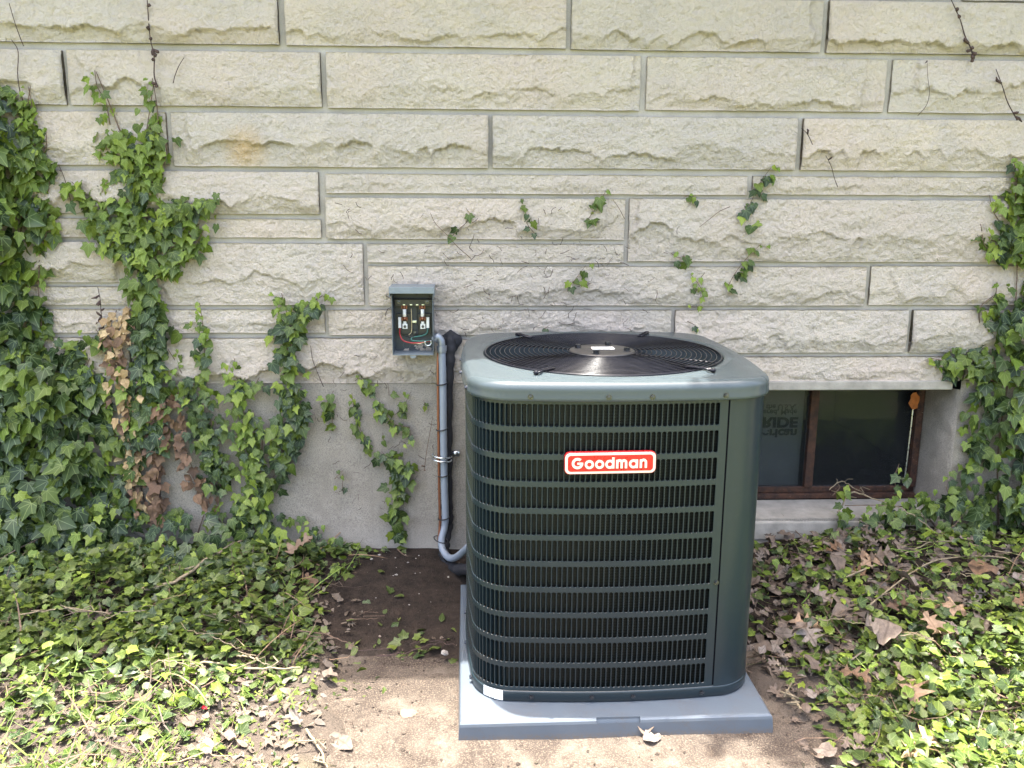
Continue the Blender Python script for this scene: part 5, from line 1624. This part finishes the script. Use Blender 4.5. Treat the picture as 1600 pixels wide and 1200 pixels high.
# ------------------------------------------------------------------ unseen oak added right of the frame, its bough placed to shade the pad corner
tr = thing('shade_oak', 'unseen oak added right of the view, its bough shading the pad corner', 'tree', (3.1, 1.3, 0))
mb = MB(); mb.tube(smooth_path([(0, 0, -.1), (.02, .02, 1.2), (.0, .05, 2.4), (-.1, .1, 3.6), (-.05, .1, 5.2)], 6), [.17 - .11 * k / 25 for k in range(25)], 10)
mb.build('trunk', M['stem'], tr, True)
mb = MB(); mb.tube(smooth_path([(-.04, .06, 2.7), (-.7, .35, 3.1), (-1.5, .75, 3.25), (-2.2, .98, 3.3), (-2.6, 1.02, 3.3)], 6), [.06 - .05 * k / 25 for k in range(25)], 8)
mb.build('limb', M['stem'], tr, True)
ma = Mass()
for k in range(220):
    c_ = np.array([3.3, 1.3, 4.8]); q = R_.normal(0, 1, 3); q /= np.linalg.norm(q)
    p = c_ + q * np.array([1.0, .9, 1.3]) * R_.uniform(.4, 1)
    ma.add('oak', int(R_.integers(8)), p, frame(R_.normal(0, 1, 3), np.array([R_.normal(0, .5), R_.normal(0, .5), 1])), R_.uniform(.12, .19), 0)
for k in range(170):
    p = np.array([R_.normal(.74, .13), R_.uniform(2.16, 2.50), R_.normal(3.3, .10)])
    ma.add('oak', int(R_.integers(8)), p, frame(R_.normal(0, 1, 3), np.array([R_.normal(0, .35), R_.normal(0, .35), 1])), R_.uniform(.10, .15), 0)
ma.build('crown', ['ivy_dark'], tr, (3.1, 1.3, 0))

# ------------------------------------------------------------------ oak leaves lying on the ground
OG = 'dry oak leaves lying in the ground ivy'
def oak(px, py, z, size, ang, label, mat='oak', kind='oak', tilt=(0, 0), group=OG, name='oak_leaf'):
    p = on_ground(px, py, z + (.03 if px > 1250 and py < 1050 else .012 if px > 1250 else .0))
    a = R(ang)
    rot = frame(np.array([math.cos(a), math.sin(a), tilt[0]]), np.array([tilt[1], -.25, 1]))
    me = leaf_me(kind, int(R_.integers(len(T[kind]))), mat)
    o = bpy.data.objects.new(name, me); link(o)
    m = np.eye(4); m[:3, :3] = rot * size; m[:3, 3] = p
    o.matrix_world = Matrix(m.tolist())
    return tag(o, label, 'leaf', group)
oak(445, 868, .13, .115, 20, 'pale tan lobed oak leaf propped on the ivy against the foundation', tilt=(.3, -.4))
oak(478, 898, .09, .09, -60, 'dark brown curled leaf below the pale oak leaf by the foundation', 'brown', tilt=(.1, .2))
oak(420, 915, .06, .10, 200, 'brown curled leaf in the left ground ivy near the bare dirt', 'brown')
oak(512, 915, .05, .075, 140, 'greyish crumpled leaf at the edge of the bare dirt', 'litter', 'crumple')
oak(178, 960, .09, .085, 190, 'dark brown curled leaf in the middle of the left ground ivy', 'litter')
oak(315, 965, .07, .06, 80, 'small orange-tan curled leaf in the left ground ivy', 'tan', 'crumple')
oak(135, 1028, .06, .075, 60, 'brown leaf standing in the left ground ivy above the sunlit edge', 'litter', 'crumple')
oak(625, 1115, .006, .05, 10, 'small tan leaf lying alone on the sunlit bare slab', 'oak', 'crumple', name='dry_leaf')
oak(1008, 1148, .012, .06, 80, 'crumpled grey leaf against the front of the pad', 'litter', 'crumple', name='dry_leaf')
oak(1005, 1156, .008, .05, 10, 'flat torn leaf under the crumpled leaf at the pad front', 'litter', 'crumple', name='dry_leaf')
oak(1300, 870, .12, .12, 50, 'large brown curled oak leaf near the window end of the leaf heap', 'litter')
oak(1345, 880, .12, .10, 20, 'spiky tan oak leaf in the heap under the basement window', 'oak')
oak(1385, 945, .10, .11, 15, 'orange-brown curled oak leaf in the middle of the right ground ivy', 'brown', tilt=(.1, .3))
oak(1442, 960, .10, .115, -80, 'narrow upright tan oak leaf with deep lobes at right', 'oak', tilt=(-.35, 0))
oak(1475, 945, .10, .10, 30, 'folded brown oak leaf between two tan oak leaves at right', 'litter')
oak(1520, 955, .10, .115, 160, 'broad tan oak leaf with wide lobes near the right edge', 'oak')
oak(1580, 940, .11, .10, 10, 'dark reddish oak leaf at the right edge', 'brown')
oak(1430, 1110, .04, .13, 70, 'large pinkish tan oak leaf in the sunlit weeds at right', 'oak', tilt=(.1, .1))
oak(1530, 1140, .035, .13, -35, 'broad orange-tan oak leaf lying flat in the sunlit weeds', 'oak')
oak(1410, 1180, .03, .12, 25, 'pale tan oak leaf at the bottom edge right of the slab', 'tan')
oak(1425, 1060, .05, .085, 100, 'pale grey crumpled leaf in the sunlit weeds', 'litter', 'crumple')
oak(1300, 935, .09, .075, 0, 'flat grey leaf in the shaded ground ivy beside the unit', 'litter', 'crumple')
oak(1232, 1000, .04, .08, 40, 'grey-brown torn leaf on dark soil right of the unit', 'litter')
oak(1310, 1045, .04, .09, -30, 'brown lobed leaf in shade right of the pad corner', 'brown')
def where(px, py):
    if px > 700:
        c_ = 'beside the shaded unit' if px < 1290 else 'below the window' if px < 1430 else 'under the right-hand ivy' if px < 1520 else 'at the right edge'
        r_ = 'high in the heap' if py < 890 else 'amid the heap' if py < 950 else 'low in the ground ivy'
    else:
        c_ = 'far left' if px < 290 else 'left of the slab' if px < 420 else 'at the edge of the slab'
        r_ = 'near the shade line' if py < 1090 else 'amid the sunlit litter' if py < 1140 else 'at the bottom edge'
    return c_ + ' ' + r_
COLN = {'oak': 'tan', 'litter': 'grey', 'brown': 'dark brown', 'litter_pale': 'pale'}
SHN = {'oak': 'lobed oak leaf', 'crumple': 'crumpled leaf'}
for k in range(26):
    px, py = R_.uniform(1220, 1600), R_.uniform(850, 1000)
    m_ = ['oak', 'litter', 'litter', 'brown'][int(R_.integers(4))]; k_ = ['oak', 'oak', 'crumple'][int(R_.integers(3))]
    oak(px, py, float(.06 + .05 * (1010 - py) / 160) + R_.uniform(0, .03), R_.uniform(.06, .11), R_.uniform(0, 360), COLN[m_] + ' ' + SHN[k_] + ' ' + where(px, py), m_, k_, (R_.normal(0, .25), R_.normal(0, .3)), 'dry leaves among the right ground ivy', 'dry_leaf')
for k in range(16):
    px, py = R_.uniform(200, 550), R_.uniform(1040, 1190)
    m_ = ['litter', 'litter_pale'][k % 2]; k_ = ['crumple', 'oak'][int(R_.integers(2))]
    oak(px, py, float(ground_z(*on_ground(px, py, .02).xy)) + .014, R_.uniform(.035, .07), R_.uniform(0, 360), COLN[m_] + ' dry ' + SHN[k_] + ' ' + where(px, py), m_, k_, (R_.normal(0, .15), R_.normal(0, .2)), 'dry leaves on the trampled soil at lower left', 'dry_leaf')
oak(635, 858, .075, .04, 200, 'small yellow ivy leaf fallen at the foot of the foundation', 'ivy_young', 'ivy', group=None, name='fallen_leaf')

# stems lying on the ground
def runner(label, pts, r, mat='stem_pale', cat='vine stem', name='vine_stem', group='bare vine stems lying in the ground ivy'):
    ps = [on_ground(a, b, z) for a, b, z in pts]
    t = thing(name, label, cat, ps[0], 0, group)
    mb = MB(); sp = smooth_path(ps, 6)
    sp = [p + Vector((R_.normal(0, .002), R_.normal(0, .002), R_.normal(0, .002))) for p in sp]
    mb.tube([p - t.location for p in sp], [r * (1 - .5 * k / len(sp)) for k in range(len(sp))], 6)
    for k in range(3):
        q = sp[int(R_.integers(2, len(sp) - 2))] - t.location
        mb.tube([q, q + Vector((R_.normal(0, .02), R_.normal(0, .02), .012)), q + Vector((R_.normal(0, .04), R_.normal(0, .03), .016))], r * .45, 5)
    mb.build('stem', M[mat], t, True)
runner('thick pale vine stem slanting up through the left ground ivy', [(200, 925, .11), (270, 910, .12), (330, 870, .14), (395, 835, .15), (450, 815, .15)], .0065)
runner('long dry vine stem lying along the sunlit edge at left', [(160, 1060, .06), (240, 1050, .065), (320, 1035, .07), (400, 1045, .06), (470, 1043, .05)], .005)
runner('thin pale vine stem across the left ground ivy', [(10, 965, .11), (60, 955, .12), (110, 950, .12), (170, 958, .11)], .003)
runner('straight pale stick lying at the lower edge left of the slab', [(480, 1140, .03), (500, 1175, .025), (515, 1205, .02)], .004)
runner('thin bare stem beside the bare dirt', [(420, 1000, .05), (470, 985, .055), (520, 995, .05), (560, 1012, .04)], .0028, 'stem')
runner('short twig across the bare dirt', [(540, 968, .055), (560, 967, .06), (590, 966, .06)], .0018, 'stem')
runner('dark twig with leaf scraps at the edge of the dirt', [(590, 1025, .03), (630, 1020, .035), (680, 1005, .035), (712, 1008, .03)], .0022, 'stem_dark')
runner('bare tangled stem below the basement window sill', [(1310, 800, .22), (1330, 770, .26), (1370, 780, .25), (1420, 800, .22), (1460, 830, .18)], .0035)
runner('pale bent stem resting on the window sill', [(1295, 765, .26), (1315, 752, .28), (1330, 760, .27), (1350, 770, .26)], .0022)
runner('long pale stem across the right ground ivy', [(1310, 905, .13), (1400, 870, .15), (1480, 845, .17), (1600, 870, .16)], .0035)
runner('thin brown stem right of the unit', [(1200, 905, .08), (1260, 870, .12), (1330, 840, .14)], .003, 'stem')
runner('long pale stem under the right-hand ivy', [(1360, 945, .12), (1450, 880, .15), (1560, 870, .16), (1610, 900, .15)], .003)
runner('pale splinter of wood lying beside the pad corner', [(1228, 1080, .03), (1243, 1095, .03), (1258, 1112, .025)], .006, 'stem_pale', 'stick', 'wood_splinter', None)
for k in range(14):
    left = k % 2 == 0
    px, py = (R_.uniform(0, 420), R_.uniform(840, 1040)) if left else (R_.uniform(1250, 1580), R_.uniform(830, 1010))
    a = R_.normal(0, .35); L_ = R_.uniform(40, 110)
    z = .10 if left else .13
    runner('thin bare stem ' + (('near the wall foot' if py < 900 else 'midway to the sunlit edge' if py < 970 else 'by the sunlit edge') + (' at far left' if px < 150 else ' left of the dirt' if px < 300 else ' close to the dirt') if left else where(px, py)), [(px, py, z), (px + L_*.35, py + math.sin(a)*14 - 4, z + .012), (px + L_*.7, py + math.sin(a)*25, z + .01), (px + L_, py + math.sin(a)*40, z)], R_.uniform(.0014, .0026), group='thin stems ' + ('left' if left else 'right') + ' in the ground ivy')

# crumbs of soil and torn bits on the dirt and the slab
mb = MB()
for k in range(900):
    if k < 560: x, y = R_.uniform(-.55, -.02), R_.uniform(2.35, 3.02)
    elif k < 700: x, y = R_.uniform(-.45, -.06), R_.uniform(1.75, 2.38)
    else: x, y = R_.choice([R_.uniform(-.1, .95), R_.uniform(.79, .95)]), 0
    if k >= 700: y = R_.uniform(1.7, 1.965) if x < .79 else R_.uniform(1.8, 2.9)
    z = max(float(ground_z(x, y)), 0.002)
    q = R_.uniform(.0015, .0055) * (1.6 if R_.random() < .06 else 1)
    v = [(x + q*a*R_.uniform(.6, 1.3), y + q*b*R_.uniform(.6, 1.3), z + q*c*R_.uniform(.5, 1.1)) for a, b, c in ((1,0,0), (0,1,0), (-1,0,0), (0,-1,0), (0,0,.9), (0,0,-.5))]
    mb.add(v, [(0,1,4), (1,2,4), (2,3,4), (3,0,4), (1,0,5), (2,1,5), (3,2,5), (0,3,5)])
tag(mb.build('soil_crumbs', M['ground']), 'crumbs of soil scattered over the dirt and the old slab', 'soil', kind='stuff')
litter('leaf_crumbs', 'tiny torn leaf bits scattered over the old slab round the pad', [(-.42, 1.6), (.95, 1.6), (.95, 1.97), (-.06, 1.97), (-.06, 2.5), (-.42, 2.5)], 170, (.006, .02), .003, ['crumple', 'ovate', 'straw'], 'litter')

# pebbles, red cap
def stone_bit(px, py, z, s, label, group, mat='pebble', name='pebble'):
    p = on_ground(px, py, z)
    r = np.random.default_rng(int(px * 7 + py))
    v = []
    for i in range(5):
        for k in range(7):
            th = math.pi * i / 4; ph = 2 * math.pi * k / 7
            q = s * (1 + r.normal(0, .15))
            v.append((q*math.sin(th)*math.cos(ph), q*.8*math.sin(th)*math.sin(ph), q*.55*math.cos(th)))
    f = [(7*i+k, 7*i+(k+1) % 7, 7*i+7+(k+1) % 7, 7*i+7+k) for i in range(4) for k in range(7)]
    o = MB().add(v, f).build(name, M[mat]); o.location = p; o.rotation_euler = (0, 0, r.uniform(0, 6))
    return tag(o, label, 'pebble' if name == 'pebble' else 'bottle cap', group)
stone_bit(695, 1020, .03, .014, 'whitish stone chip on the dirt beside the pad', None)
stone_bit(598, 877, .07, .011, 'largest pale pebble at the foot of the foundation', None)
for k in range(18):
    px, py = R_.uniform(575, 720), R_.uniform(862, 905)
    stone_bit(px, py, float(ground_z(*on_ground(px, py, .06).xy)) + .002, R_.uniform(.002, .006), 'tiny pale pebble in the dirt by the foundation', 'pebbles in the dirt by the foundation')
for k in range(9):
    px, py = R_.uniform(545, 715), R_.uniform(905, 1015)
    stone_bit(px, py, float(ground_z(*on_ground(px, py, .04).xy)) + .002, R_.uniform(.0015, .0035), 'white crumb on the dark dirt by the unit', 'white crumbs on the dark dirt', 'pebble')
stone_bit(320, 1105, .035, .009, 'small bright red plastic scrap on the sunlit litter', None, 'cap_red', 'red_scrap')
